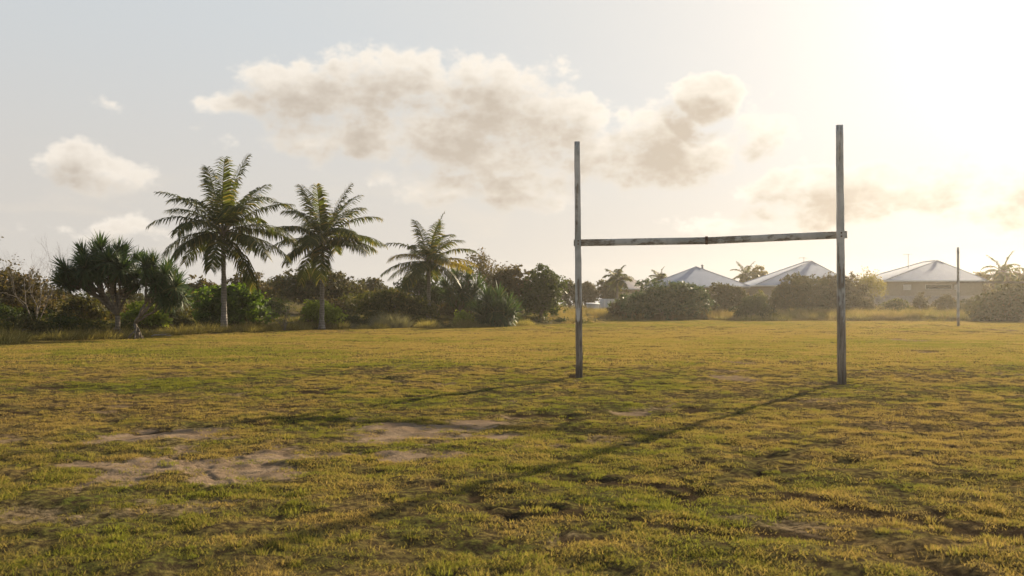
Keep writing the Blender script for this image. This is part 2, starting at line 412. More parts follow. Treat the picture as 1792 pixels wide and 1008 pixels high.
# ------------------------------------------------------------------ ground
def ground():
    def axis(segs):
        a = []
        for x0, x1, st in segs:
            a.append(np.arange(x0, x1 - st * 0.5, st))
        a.append([segs[-1][1]])
        return np.concatenate(a)
    xs = axis([(-260, -120, 20), (-120, -50, 5), (-50, -22, 1.0), (-22, -10, 0.35), (-10, -4.1, 0.075), (-4.1, -2.2, 0.022), (-2.2, 13, 0.075), (13, 24, 0.3), (24, 60, 0.9), (60, 120, 5), (120, 260, 20)])
    ys = axis([(-160, -40, 20), (-40, 0, 3), (0, 4.6, 0.4), (4.6, 8.5, 0.055), (8.5, 10.8, 0.028), (10.8, 15, 0.055), (15, 26, 0.10), (26, 40, 0.25), (40, 96, 0.5), (96, 140, 2), (140, 320, 20)])
    X, Y = np.meshgrid(xs, ys)
    x = X.ravel(); y = Y.ravel()
    z = ground_z(x, y)
    nx, ny = len(xs), len(ys)
    i = np.arange(ny - 1)[:, None] * nx + np.arange(nx - 1)[None, :]
    Q = np.stack([i, i + 1, i + nx + 1, i + nx], -1).reshape(-1, 4)
    me = nmesh('ground', np.stack([x, y, z], -1), [Q], True)
    s = edge_s(x, y)
    left = 1 - sm(2, 9, x)
    sand = left * sm(-34, -26, x - 0.15 * y) * sm(9, 16, s) * sm(0.50, 0.60, fbm(x * 0.12, y * 0.12, 99, 4)) * 0.9
    vals = {'dry': dry_mask(x, y), 'bare': bare_mask(x, y) * (1 - sm(0, 2, s)), 'mud': np.clip(mud_mask(x, y) + 0.8 * divots(x, y), 0, 1),
            'rough_land': sm(0, 2.0, s), 'sand': sand}
    for k, v in vals.items():
        a = me.attributes.new(k, 'FLOAT', 'POINT'); a.data.foreach_set('value', v.astype(np.float32))
    m, t, out = newmat('turf_soil')
    pos = t.n('ShaderNodeNewGeometry').outputs['Position']
    nf = t.noise(pos, 14, 6, 0.65); nm = t.noise(pos, 2.2, 6, 0.6); nff = t.noise(pos, 60, 3, 0.6)
    dry = t.math('ADD', t.attr('dry'), t.math('MULTIPLY', t.math('SUBTRACT', nm, 0.5), 0.9), clamp=True)
    grass = t.mix(dry, GREEN_G, DRY_G)
    grass = t.mix(t.mr(nf, 0.40, 0.66), (0.060, 0.044, 0.024), grass)
    soil = t.mix(t.mr(nm, 0.3, 0.7), (0.25, 0.172, 0.105), (0.39, 0.285, 0.18))
    soil = t.mix(t.mr(nff, 0.3, 0.7, 0, 0.5), soil, (0.19, 0.13, 0.08))
    grit = t.n('ShaderNodeTexVoronoi'); t.set(grit.inputs['Vector'], pos); grit.inputs['Scale'].default_value = 38
    soil = t.mix(t.math('MULTIPLY', t.mr(grit.outputs['Distance'], 0.28, 0.12), t.mr(t.noise(pos, 9, 3, 0.6), 0.5, 0.6, 0, 0.8)), soil, (0.085, 0.06, 0.038))
    b = t.mr(t.math('ADD', t.attr('bare'), t.math('MULTIPLY', t.math('SUBTRACT', nf, 0.5), 1.5)), 0.15, 0.85)
    col = t.mix(b, grass, soil)
    mud = t.mr(t.math('ADD', t.attr('mud'), t.math('MULTIPLY', t.math('SUBTRACT', nf, 0.5), 0.8)), 0.3, 0.7)
    col = t.mix(t.math('MULTIPLY', mud, 0.85), col, (0.050, 0.034, 0.021))
    col = t.mix(t.math('MULTIPLY', t.attr('rough_land'), 0.85), col, t.mix(nm, (0.075, 0.07, 0.03), (0.15, 0.12, 0.055)))
    col = t.mix(t.attr('sand'), col, (0.55, 0.46, 0.35))
    hh = t.math('ADD', t.math('MULTIPLY', nf, 0.7), t.math('MULTIPLY', nff, 0.3))
    principled(t, out, col, 1.0, hh, 0.9, 0.05, 0.0)
    g = obj('ground', me, m); g['kind'] = 'structure'; g['label'] = 'worn playing field with dry and green turf, bare dirt patches and dunes behind'
    return g
GREEN_G, DRY_G = (0.13, 0.14, 0.028), (0.25, 0.17, 0.065)
ground()

# ------------------------------------------------------------------ grass
def blade_set(rs, n, rad, h0, h1, w, lean, segs=2, dome=0.0, droop=0.5):
    mb = MB()
    a = rs.random(n) * 2 * np.pi; r = rad * np.sqrt(rs.random(n))
    bx, by = np.cos(a) * r, np.sin(a) * r
    h = h0 + (h1 - h0) * rs.random(n)
    if dome: h *= 1 - dome * (r / rad) ** 2
    az = rs.random(n) * 2 * np.pi
    if dome: az = a + (rs.random(n) - 0.5) * 1.6
    ln = lean * (0.25 + 0.75 * rs.random(n)) * (1 if not dome else (0.35 + 0.65 * r / rad))
    dx, dy = np.cos(az), np.sin(az)
    fa = rs.random(n) * np.pi * 2
    sx, sy = np.cos(fa), np.sin(fa)
    V = []; m = segs
    for k in range(m + 1):
        f = k / m
        out_ = h * np.sin(ln) * (f * (1 - droop) + droop * f * f * 1.4)
        up = h * np.cos(ln) * (f - droop * 0.35 * f * f * np.minimum(1, ln)) - 0.004
        ww = w * (1 - f ** 1.5) * (0.7 + 0.6 * rs.random(n)) * 0.5
        c = np.stack([bx + dx * out_, by + dy * out_, up], -1)
        sv = np.stack([sx * ww, sy * ww, np.zeros(n)], -1)
        if k < m: V += [c - sv, c + sv]
        else: V += [c]
    V = np.stack(V, 1); nv = V.shape[1]
    base = np.arange(n)[:, None] * nv
    Q = [base + np.array([[2 * k, 2 * k + 1, 2 * k + 3, 2 * k + 2]]) for k in range(m - 1)]
    T = base + np.array([[2 * m - 2, 2 * m - 1, 2 * m]])
    mb.add(V.reshape(-1, 3), np.concatenate(Q) if Q else None, T)
    return mb

def grassmat(name, green, dryc, trans=0.5):
    m, t, out = newmat(name)
    rnd = t.n('ShaderNodeNewGeometry').outputs['Random Per Island']
    d = t.math('ADD', t.attr('dry', 'INSTANCER'), t.math('MULTIPLY', t.math('SUBTRACT', rnd, 0.5), 0.7), clamp=True)
    col = t.mix(d, green, dryc)
    df = t.n('ShaderNodeBsdfDiffuse'); t.set(df.inputs[0], col)
    tr = t.n('ShaderNodeBsdfTranslucent'); t.set(tr.inputs[0], t.mix(1.0, col, (1.3, 1.25, 0.75), 'MULTIPLY'))
    mx = t.n('ShaderNodeMixShader'); mx.inputs[0].default_value = trans
    t.nt.links.new(df.outputs[0], mx.inputs[1]); t.nt.links.new(tr.outputs[0], mx.inputs[2])
    t.nt.links.new(mx.outputs[0], out.inputs['Surface'])
    return m

def scatter(name, label, P, rot, scale, variant, dry, coll):
    me = bpy.data.meshes.new(name); n = len(P)
    me.vertices.add(n); me.vertices.foreach_set('co', np.asarray(P, np.float32).ravel())
    for k, v, ty in (('rotz', rot, 'FLOAT'), ('size', scale, 'FLOAT'), ('dry', dry, 'FLOAT'), ('variant', variant, 'INT')):
        a = me.attributes.new(k, ty, 'POINT'); a.data.foreach_set('value', np.asarray(v, np.int32 if ty == 'INT' else np.float32))
    o = obj(name, me, None); tag(o, label, 'grass', None, 'stuff')
    ng = bpy.data.node_groups.new(name, 'GeometryNodeTree')
    ng.interface.new_socket('Geometry', in_out='INPUT', socket_type='NodeSocketGeometry')
    ng.interface.new_socket('Geometry', in_out='OUTPUT', socket_type='NodeSocketGeometry')
    N = ng.nodes; L = ng.links
    gi = N.new('NodeGroupInput'); go = N.new('NodeGroupOutput')
    iop = N.new('GeometryNodeInstanceOnPoints'); ci = N.new('GeometryNodeCollectionInfo')
    ci.inputs['Collection'].default_value = coll; ci.inputs['Separate Children'].default_value = True; ci.inputs['Reset Children'].default_value = True
    def na(nm, ty):
        q = N.new('GeometryNodeInputNamedAttribute'); q.data_type = ty; q.inputs['Name'].default_value = nm
        return q.outputs['Attribute']
    L.new(gi.outputs[0], iop.inputs['Points']); L.new(ci.outputs[0], iop.inputs['Instance'])
    iop.inputs['Pick Instance'].default_value = True
    L.new(na('variant', 'INT'), iop.inputs['Instance Index'])
    cx = N.new('ShaderNodeCombineXYZ'); L.new(na('rotz', 'FLOAT'), cx.inputs[2]); L.new(cx.outputs[0], iop.inputs['Rotation'])
    L.new(na('size', 'FLOAT'), iop.inputs['Scale'])
    L.new(iop.outputs[0], go.inputs[0])
    md = o.modifiers.new('grass', 'NODES'); md.node_group = ng
    return o

def clump_coll(name, sets, mat):
    c = bpy.data.collections.new(name)
    for i, mb in enumerate(sets):
        o = bpy.data.objects.new('%s_clump' % name, mb.mesh(name + '_clump')); o.data.materials.append(mat)
        c.objects.link(o)
    return c

def field_grass():
    rs = np.random.default_rng(5)
    mat = grassmat('short_turf', GREEN_B, DRY_B)
    sets = [blade_set(rs, 60, 0.10, 0.015, 0.040, 0.006, 1.25) for _ in range(4)]          # mown mat
    sets += [blade_set(rs, 90, 0.10, 0.03, 0.075, 0.007, 1.0, dome=0.6) for _ in range(3)]  # raised tufts
    sets += [blade_set(rs, 60, 0.30, 0.025, 0.055, 0.016, 1.2) for _ in range(3)]          # the same, coarser, for farther off
    sets += [blade_set(rs, 24, 0.16, 0.05, 0.11, 0.004, 0.9) for _ in range(2)]             # loose straws
    coll = clump_coll('short_grass', sets, mat)
    Ps, Vs, Ss, Ds = [], [], [], []
    def ring(d0, d1, dens, kind):
        w0, w1 = d1 * 0.56 + 2.5, d1
        n = int(dens * 2 * w0 * (d1 - d0))
        x = (rs.random(n) * 2 - 1) * w0; y = d0 + rs.random(n) * (d1 - d0)
        keep = np.abs(x) < y * 0.56 + 2.5
        x, y = x[keep], y[keep]
        s = edge_s(x, y)
        b = bare_mask(x, y); mu = np.clip(mud_mask(x, y) + divots(x, y), 0, 1)
        tuft = fbm(x * 2.4, y * 2.4, 201, 4)
        prob = (1 - 0.91 * sm(0.05, 0.75, b + 0.9 * (fbm(x * 4, y * 4, 210, 4) - 0.5))) * (1 - 0.85 * mu)
        if kind == 'mat': prob = prob * (0.08 + 0.92 * sm(0.40, 0.58, 0.6 * fbm(x * 3.4, y * 2.6, 215, 4) + 0.4 * fbm(x * 0.8, y * 0.6, 217, 3)))
        if kind == 'tuft': prob = prob * sm(0.50, 0.66, tuft)
        if kind == 'straw': prob = prob * 0.8
        keep = (rs.random(len(x)) < prob) & (s < 0.6)
        x, y, b = x[keep], y[keep], b[keep]
        m = len(x)
        dr = dry_mask(x, y) + (rs.random(m) - 0.5) * 0.25
        z = ground_z(x, y)
        if kind == 'mat': v = rs.integers(0, 4, m); sc = 0.7 + 0.6 * rs.random(m)
        elif kind == 'tuft': v = rs.integers(4, 7, m); sc = 0.42 + 0.65 * rs.random(m) ** 1.5; dr = dr - 0.22
        elif kind == 'far': v = rs.integers(7, 10, m); sc = 0.8 + 0.6 * rs.random(m)
        else: v = rs.integers(10, 12, m); sc = 0.35 + 0.55 * rs.random(m); dr = dr + 0.25
        Ps.append(np.stack([x, y, z], -1)); Vs.append(v); Ss.append(sc); Ds.append(np.clip(dr, 0, 1))
    ring(4.4, 14, 130, 'mat'); ring(14, 26, 75, 'mat')
    ring(4.4, 12, 42, 'tuft'); ring(12, 30, 22, 'tuft')
    ring(4.4, 14, 7, 'straw'); ring(14, 34, 3, 'straw')
    ring(25, 50, 13, 'far'); ring(50, 92, 6, 'far')
    P = np.concatenate(Ps); n = len(P)
    print('field grass clumps', n)
    scatter('field_grass', 'short worn turf of the playing field, green and straw coloured', P, rs.random(n) * 6.28, np.concatenate(Ss), np.concatenate(Vs), np.concatenate(Ds), coll)

GREEN_B, DRY_B = (0.158, 0.172, 0.036), (0.315, 0.228, 0.098)
field_grass()

def rough_grass():
    rs = np.random.default_rng(8)
    mat = grassmat('long_dry_grass', (0.11, 0.12, 0.035), (0.36, 0.26, 0.12), 0.45)
    sets = [blade_set(rs, 70, 0.28, 0.25, 0.60, 0.016, 0.8, 3) for _ in range(4)] + [blade_set(rs, 60, 0.35, 0.12, 0.30, 0.018, 1.1, 2) for _ in range(2)]
    coll = clump_coll('long_grass', sets, mat)
    n = 60000
    x = -34 + rs.random(n) * 100; y = 24 + rs.random(n) * 100
    s = edge_s(x, y)
    vis = np.abs(x) < y * 0.56 + 4
    left = 1 - sm(2, 8, x)
    near = np.where(x < 5, 12, 16)
    pr = sm(-0.2, 1.0, s) * (1 - 0.8 * sm(near, near * 2.2, s)) * (0.25 + 0.75 * sm(0.4, 0.6, fbm(x * 0.6, y * 0.6, 301, 4)))
    # the mown track that leaves the field between the dunes and the big bush
    pr = pr * np.where(x < 4, 0.15 + 0.85 * sm(1.4, 3.2, s), 1.0)
    pr = pr * (1 - 0.95 * (1 - sm(1.2, 2.6, polydist(x, y, [(7.5, 78), (8.5, 90), (6, 100), (2, 112)]))))
    keep = vis & (rs.random(n) < pr * np.where(x < 4, 0.30, 0.85)) & (s < 45)
    x, y, s = x[keep], y[keep], s[keep]; m = len(x)
    z = ground_z(x, y) - 0.02
    dr = np.clip(-0.12 + 1.1 * fbm(x * 0.3, y * 0.3, 305, 4) + (rs.random(m) - 0.5) * 0.3 + 0.2 * (x > 3) - 0.25 * sm(2, 6, s) * (x < 3), 0, 1)
    v = np.where(s < 1.0, rs.integers(4, 6, m), rs.integers(0, 6, m)); sc = (0.6 + 0.7 * rs.random(m)) * np.where(x < 4, 0.62, 1 + 0.55 * sm(2, 8, x))
    print('rough grass clumps', m)
    scatter('verge_grass', 'long dry grass on the rough ground round the field', np.stack([x, y, z], -1), rs.random(m) * 6.28, sc, v, dr, coll)
rough_grass()

# ------------------------------------------------------------------ vegetation materials
BARK = barkmat('grey_brown_bark', (0.16, 0.12, 0.085), (0.28, 0.23, 0.18))
PALMBARK = barkmat('palm_trunk', (0.22, 0.19, 0.155), (0.36, 0.32, 0.27), 9, 0.4, True)
DEADWOOD = barkmat('dead_wood', (0.26, 0.22, 0.18), (0.42, 0.37, 0.31), 8)
DARKWOOD = barkmat('grey_twig', (0.15, 0.125, 0.10), (0.26, 0.22, 0.18), 8)
PANBARK = barkmat('screw_pine_bark', (0.17, 0.135, 0.10), (0.30, 0.25, 0.19), 7, 0.5, True)
L_PALM = leafmat('palm_leaflet', (0.052, 0.068, 0.016), (0.13, 0.135, 0.028), (0.27, 0.20, 0.055), 0.42, 0.5, 0.12)
L_PALMY = leafmat('yellowing_frond', (0.20, 0.16, 0.03), (0.32, 0.22, 0.04), None, 0.45)
L_PAN = leafmat('screw_pine_leaf', (0.047, 0.088, 0.035), (0.101, 0.142, 0.047), (0.176, 0.176, 0.068), 0.28, 0.5, 0.14)
L_DEAD = leafmat('dead_leaf', (0.13, 0.09, 0.05), (0.22, 0.16, 0.095), None, 0.2, 0.9, 0.03)
L_OLIVE = leafmat('olive_leaf', (0.068, 0.067, 0.023), (0.126, 0.109, 0.040), (0.171, 0.114, 0.045), 0.32)
L_BROWN = leafmat('brown_green_leaf', (0.087, 0.069, 0.028), (0.152, 0.111, 0.046), (0.199, 0.127, 0.055), 0.32)
L_DARK = leafmat('dark_green_leaf', (0.033, 0.050, 0.014), (0.071, 0.085, 0.022), None, 0.28)
L_BRIGHT = leafmat('bright_green_leaf', (0.074, 0.128, 0.022), (0.162, 0.230, 0.038), None, 0.5, 0.5, 0.12)
L_MID = leafmat('mid_green_leaf', (0.050, 0.070, 0.018), (0.115, 0.130, 0.032), None, 0.42, 0.5, 0.1)
L_LIME = leafmat('lime_leaf', (0.176, 0.216, 0.034), (0.324, 0.351, 0.068), None, 0.5)
L_GREY = leafmat('grey_grass_leaf', (0.20, 0.17, 0.12), (0.34, 0.30, 0.22), None, 0.4, 0.8, 0.1)
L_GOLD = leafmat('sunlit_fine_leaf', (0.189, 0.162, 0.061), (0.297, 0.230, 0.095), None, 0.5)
L_MOUND = leafmat('mound_leaf', (0.068, 0.079, 0.020), (0.149, 0.135, 0.039), (0.273, 0.192, 0.069), 0.4)
L_TUSS = leafmat('tussock_blade', (0.16, 0.14, 0.05), (0.42, 0.31, 0.15), (0.50, 0.40, 0.22), 0.55, 0.7, 0.1)

def pz(py, d): return CAMH + (HZ - py) / F * d
def pxw(px, d): return (px - CX) / F * d

# ------------------------------------------------------------------ leaf clouds
def leaf_quads(mb, C, N, size, rs, aspect=1.9, fold=True):
    """leaf-shaped faces (four corners: stalk, two sides, tip) at C, facing about N"""
    n = len(C)
    N = N / (np.linalg.norm(N, axis=1)[:, None] + 1e-9)
    t = rs.normal(size=(n, 3)); t -= (t * N).sum(1)[:, None] * N
    t /= np.linalg.norm(t, axis=1)[:, None] + 1e-9
    b = np.cross(N, t)
    L = size * (0.65 + 0.7 * rs.random(n)); W = L / aspect
    a0 = C - t * L[:, None] * 0.5; a2 = C + t * L[:, None] * 0.5
    mid = C + N * (L * 0.12)[:, None]
    a1 = C + b * W[:, None] * 0.5 - t * (L * 0.05)[:, None]; a3 = C - b * W[:, None] * 0.5 - t * (L * 0.05)[:, None]
    V = np.stack([a0, a1, a2 - N * (L * 0.1)[:, None], a3], 1).reshape(-1, 3)
    Q = np.arange(n)[:, None] * 4 + np.array([[0, 1, 2, 3]])
    mb.add(V, Q)

def limb(mb, rs, p0, p1, r0, r1, wob=0.1, n=6, k=6):
    p0 = np.array(p0, float); p1 = np.array(p1, float)
    L = np.linalg.norm(p1 - p0)
    t = np.linspace(0, 1, n)[:, None]
    off = rs.normal(size=(n, 3)) * wob * L * 0.35; off[0] = 0; off[-1] = 0
    pts = p0 + (p1 - p0) * t + off
    pts[:, 2] += np.sin(t[:, 0] * np.pi) * L * 0.05
    tube(mb, pts, np.linspace(r0, r1, n), k, True)
    return pts

def lobed_crown(rs, w, dp, h, z0, nl, nclump, per, leaf, clump_r, hang=0.0, flat=False, top_only=0.0, aspect=1.9, spiky=0.0):
    """crown of many small leaf clumps laid over lobes; returns mesh builder + lobe centres"""
    lob = []
    for i in range(nl):
        for _ in range(30):
            a = rs.random() * 2 * np.pi; r = np.sqrt(rs.random()) * 0.72
            zz = rs.random()
            prof = np.sqrt(max(0.02, 1 - (zz * 0.95) ** 2)) if not flat else (1 - 0.25 * zz)
            if r < prof * 0.8: break
        c = np.array([np.cos(a) * r * w / 2, np.sin(a) * r * dp / 2, z0 + (0.22 + 0.58 * zz) * h])
        s = (0.24 + 0.2 * rs.random())
        lob.append((c, np.array([w * s * 0.78, dp * s * 0.78, h * s * 0.95])))
    for i in range(max(4, nl // 2)):          # skirt lobes that carry the foliage down to the ground
        a = 2 * np.pi * (i + rs.random()) / max(4, nl // 2); r = 0.30 + 0.12 * rs.random()
        lob.append((np.array([np.cos(a) * r * w, np.sin(a) * r * dp, z0 + h * (0.16 + 0.14 * rs.random())]), np.array([w * 0.17, dp * 0.17, h * 0.2])))
    # a body lobe so that the crown closes
    lob.append((np.array([0, 0, z0 + h * 0.45]), np.array([w * 0.36, dp * 0.36, h * 0.42])))
    wts = np.array([np.prod(l[1]) ** (2 / 3) for l in lob]); wts /= wts.sum()
    idx = rs.choice(len(lob), nclump, p=wts)
    u = rs.normal(size=(nclump, 3)); u /= np.linalg.norm(u, axis=1)[:, None]
    u[:, 2] = np.where(u[:, 2] < -0.45, -u[:, 2], u[:, 2])
    Lc = np.array([l[0] for l in lob])[idx]; Ls = np.array([l[1] for l in lob])[idx]
    rr = 0.82 + 0.24 * rs.random(nclump) + spiky * rs.random(nclump) ** 4
    C = Lc + u * Ls * rr[:, None]
    C[:, 2] = np.maximum(C[:, 2], z0 + 0.03 * h + 0.1 * rs.random(nclump))
    nrm = u / Ls; nrm /= np.linalg.norm(nrm, axis=1)[:, None]
    cnt = np.maximum(2, (per * (0.5 + rs.random(nclump))).astype(int))
    k = np.repeat(np.arange(nclump), cnt)
    cr = clump_r * (0.6 + 0.8 * rs.random(nclump))
    P = C[k] + rs.normal(size=(len(k), 3)) * cr[k][:, None] * np.array([0.6, 0.6, 0.45])
    Nn = nrm[k] * 0.8 + rs.normal(size=(len(k), 3)) * 0.75 + np.array([0, 0, 0.35])
    mb = MB(); leaf_quads(mb, P, Nn, leaf, rs, aspect)
    return mb, [l[0] for l in lob], C

def bush(px0, px1, ptop, pbase, d, mat, label, name='bush', cat='bush', seed=1, nl=9, dens=1.0, leaf=0.13, depth=None, trunk_h=0.0, group=None,
         clump=0.2, spiky=0.26, flat=False, bark=None, per=16, aspect=1.9, crown_name='foliage'):
    rs = np.random.default_rng(seed)
    x = pxw((px0 + px1) / 2, d); w = (px1 - px0) / F * d * 0.97
    zt = pz(ptop, d); zb = min(gz(x, d), pz(pbase, d)) - 0.05
    h = zt - zb; dp = depth or w * 0.85
    dp = min(dp, 9)
    t = thing(name, label, cat, (x, d, zb), 0, group)
    z0 = trunk_h * h
    area = w * (h - z0) + w * dp * 0.5 + dp * (h - z0)
    nclump = int(area * 17 * dens); leaf = leaf * 1.4
    mb, lc, C = lobed_crown(rs, w, dp, h - z0, z0, nl, nclump, per, leaf, clump, flat=flat, spiky=spiky, aspect=aspect)
    mb.build(crown_name, mat, t)
    st = MB()
    r0 = 0.035 * h + 0.02
    base = np.array([0, 0, 0.0])
    fork = np.array([rs.normal() * 0.1, rs.normal() * 0.1, max(0.15 * h, z0 * 0.8)])
    tube(st, np.stack([base + [0, 0, -0.1], base * 0.5 + fork * 0.5 + rs.normal(size=3) * 0.04, fork]), [r0 * 1.3, r0, r0 * 0.85], 8, True)
    for c in lc[:8]:
        limb(st, rs, fork, c, r0 * 0.55, r0 * 0.15, 0.12)
    for c in C[rs.choice(len(C), min(len(C), 14), replace=False)]:
        limb(st, rs, fork * 0.4 + c * 0.4 + np.array([0, 0, 0.1]), c, r0 * 0.2, r0 * 0.06, 0.12, 5, 4)
    st.build('trunk' if trunk_h > 0.2 else 'stem', bark or BARK, t)
    return t

# ------------------------------------------------------------------ branching (bare and sparse trees)
def branch_rec(mb, rs, p, dirv, L, r, depth, tips, spread=0.55, up=0.15, k=5):
    n = 4
    pts = [p]; d = dirv / np.linalg.norm(dirv)
    for i in range(n):
        d = d + rs.normal(size=3) * 0.13 + np.array([0, 0, up * 0.25]); d /= np.linalg.norm(d)
        pts.append(pts[-1] + d * L / n)
    pts = np.array(pts)
    tube(mb, pts, np.linspace(r, r * 0.62, n + 1), k if depth > 1 else 4, True)
    tips.append(pts[-1])
    if depth == 0: return
    nb = 2 if rs.random() < 0.6 else 3
    for j in range(nb):
        i0 = n if j == 0 else rs.integers(2, n + 1)
        ax = rs.normal(size=3); ax -= ax.dot(d) * d; ax /= np.linalg.norm(ax)
        nd = d + ax * spread * (0.5 if j == 0 else 1.2) * (0.6 + 0.8 * rs.random())
        branch_rec(mb, rs, pts[i0], nd, L * (0.62 + 0.25 * rs.random()), r * (0.62 if j == 0 else 0.5), depth - 1, tips, spread, up, k)

def bare_tree(px, d, ptop, label, seed, name='bare_tree', cat='tree', leaves=None, nleaf=0, leaf=0.12, depth=5, stems=3, lean=(0, 0), r=0.05, spread=0.55, bark=None, top_only=0.35, pbase=None):
    rs = np.random.default_rng(seed)
    x = pxw(px, d); zb = gz(x, d) - 0.03
    h = pz(ptop, d) - zb
    t = thing(name, label, cat, (x, d, zb))
    mb = MB(); tips = []
    for s in range(stems):
        a = 2 * np.pi * (s + rs.random() * 0.5) / stems
        dv = np.array([np.cos(a) * 0.45 * (stems > 1) + lean[0], np.sin(a) * 0.3 * (stems > 1) + lean[1], 1.0])
        branch_rec(mb, rs, np.array([0, 0, 0.]), dv, h * 0.36, r * (0.8 + 0.4 * rs.random()), depth, tips, spread)
    tips = np.array(tips)
    sc = h / max(0.1, tips[:, 2].max())
    V = [v * np.array([sc, sc, sc]) for v in mb.V]; mb.V = V; tips *= sc
    mb.build('trunk', bark or DEADWOOD, t, True)
    if leaves is not None:
        tt = tips[tips[:, 2] > h * top_only]
        lm = MB()
        k = rs.integers(0, len(tt), nleaf)
        P = tt[k] + rs.normal(size=(nleaf, 3)) * 0.16
        leaf_quads(lm, P, rs.normal(size=(nleaf, 3)) + np.array([0, 0, 0.5]), leaf, rs)
        lm.build('foliage', leaves, t)
    return t

# ------------------------------------------------------------------ palms
def frond_mesh(rs, L, e0, droop, nleaf=52, ll=0.62, lw=0.045, hang=0.8, vfold=0.35, twist=0.0):
    """a feather frond growing along +x from the origin, e0 its starting elevation"""
    n = 13
    s = np.linspace(0, 1, n)
    e = e0 - droop * (s ** 1.5)
    st = L / (n - 1)
    pts = np.zeros((n, 3))
    for i in range(1, n):
        em = (e[i] + e[i - 1]) / 2
        pts[i] = pts[i - 1] + st * np.array([math.cos(em), 0, math.sin(em)])
    pts[:, 1] += twist * s ** 2 * L
    mb = MB()
    tube(mb, pts, np.linspace(0.032, 0.006, n), 5, True)
    for side in (-1, 1):
        u = np.linspace(0.13, 0.99, nleaf) + rs.normal(size=nleaf) * 0.004
        u = np.clip(u, 0.1, 1.0)
        P = np.stack([np.interp(u, s, pts[:, k]) for k in range(3)], -1)
        em = np.interp(u, s, e)
        T = np.stack([np.cos(em), np.zeros(nleaf), np.sin(em)], -1)
        Nup = np.stack([-np.sin(em), np.zeros(nleaf), np.cos(em)], -1)
        S = np.array([0, side, 0.])
        prof = np.sin(np.pi * np.clip(u * 0.86 + 0.12, 0, 1)) ** 0.6
        ln = ll * (0.25 + 0.75 * prof) * (0.85 + 0.3 * rs.random(nleaf))
        fwd = 0.35 + 0.65 * u ** 2
        D = S * 1.0 + T * fwd[:, None] + Nup * (vfold + rs.normal(size=nleaf) * 0.12)[:, None]
        D /= np.linalg.norm(D, axis=1)[:, None]
        w = lw * (0.75 + 0.5 * rs.random(nleaf)) * (0.5 + 0.5 * prof)
        a = P
        g = np.array([0, 0, -1.0]); hg = hang * (0.6 + 0.8 * rs.random(nleaf))
        m1 = P + D * (ln * 0.5)[:, None] + g * (ln * 0.10 * hg)[:, None]
        D2 = D + g * hg[:, None]; D2 /= np.linalg.norm(D2, axis=1)[:, None]
        tip = m1 + D2 * (ln * 0.55)[:, None]
        wd = np.cross(D, Nup); wd /= np.linalg.norm(wd, axis=1)[:, None] + 1e-9
        wd = wd * 0.6 + T * 0.5
        wd /= np.linalg.norm(wd, axis=1)[:, None] + 1e-9
        V = np.stack([a - wd * (w * 0.35)[:, None], a + wd * (w * 0.35)[:, None], m1 + wd * (w * 0.5)[:, None], m1 - wd * (w * 0.5)[:, None], tip], 1).reshape(-1, 3)
        b = np.arange(nleaf)[:, None] * 5
        mb.add(V, b + np.array([[0, 1, 2, 3]]), b + np.array([[3, 2, 4]]))
    return mb

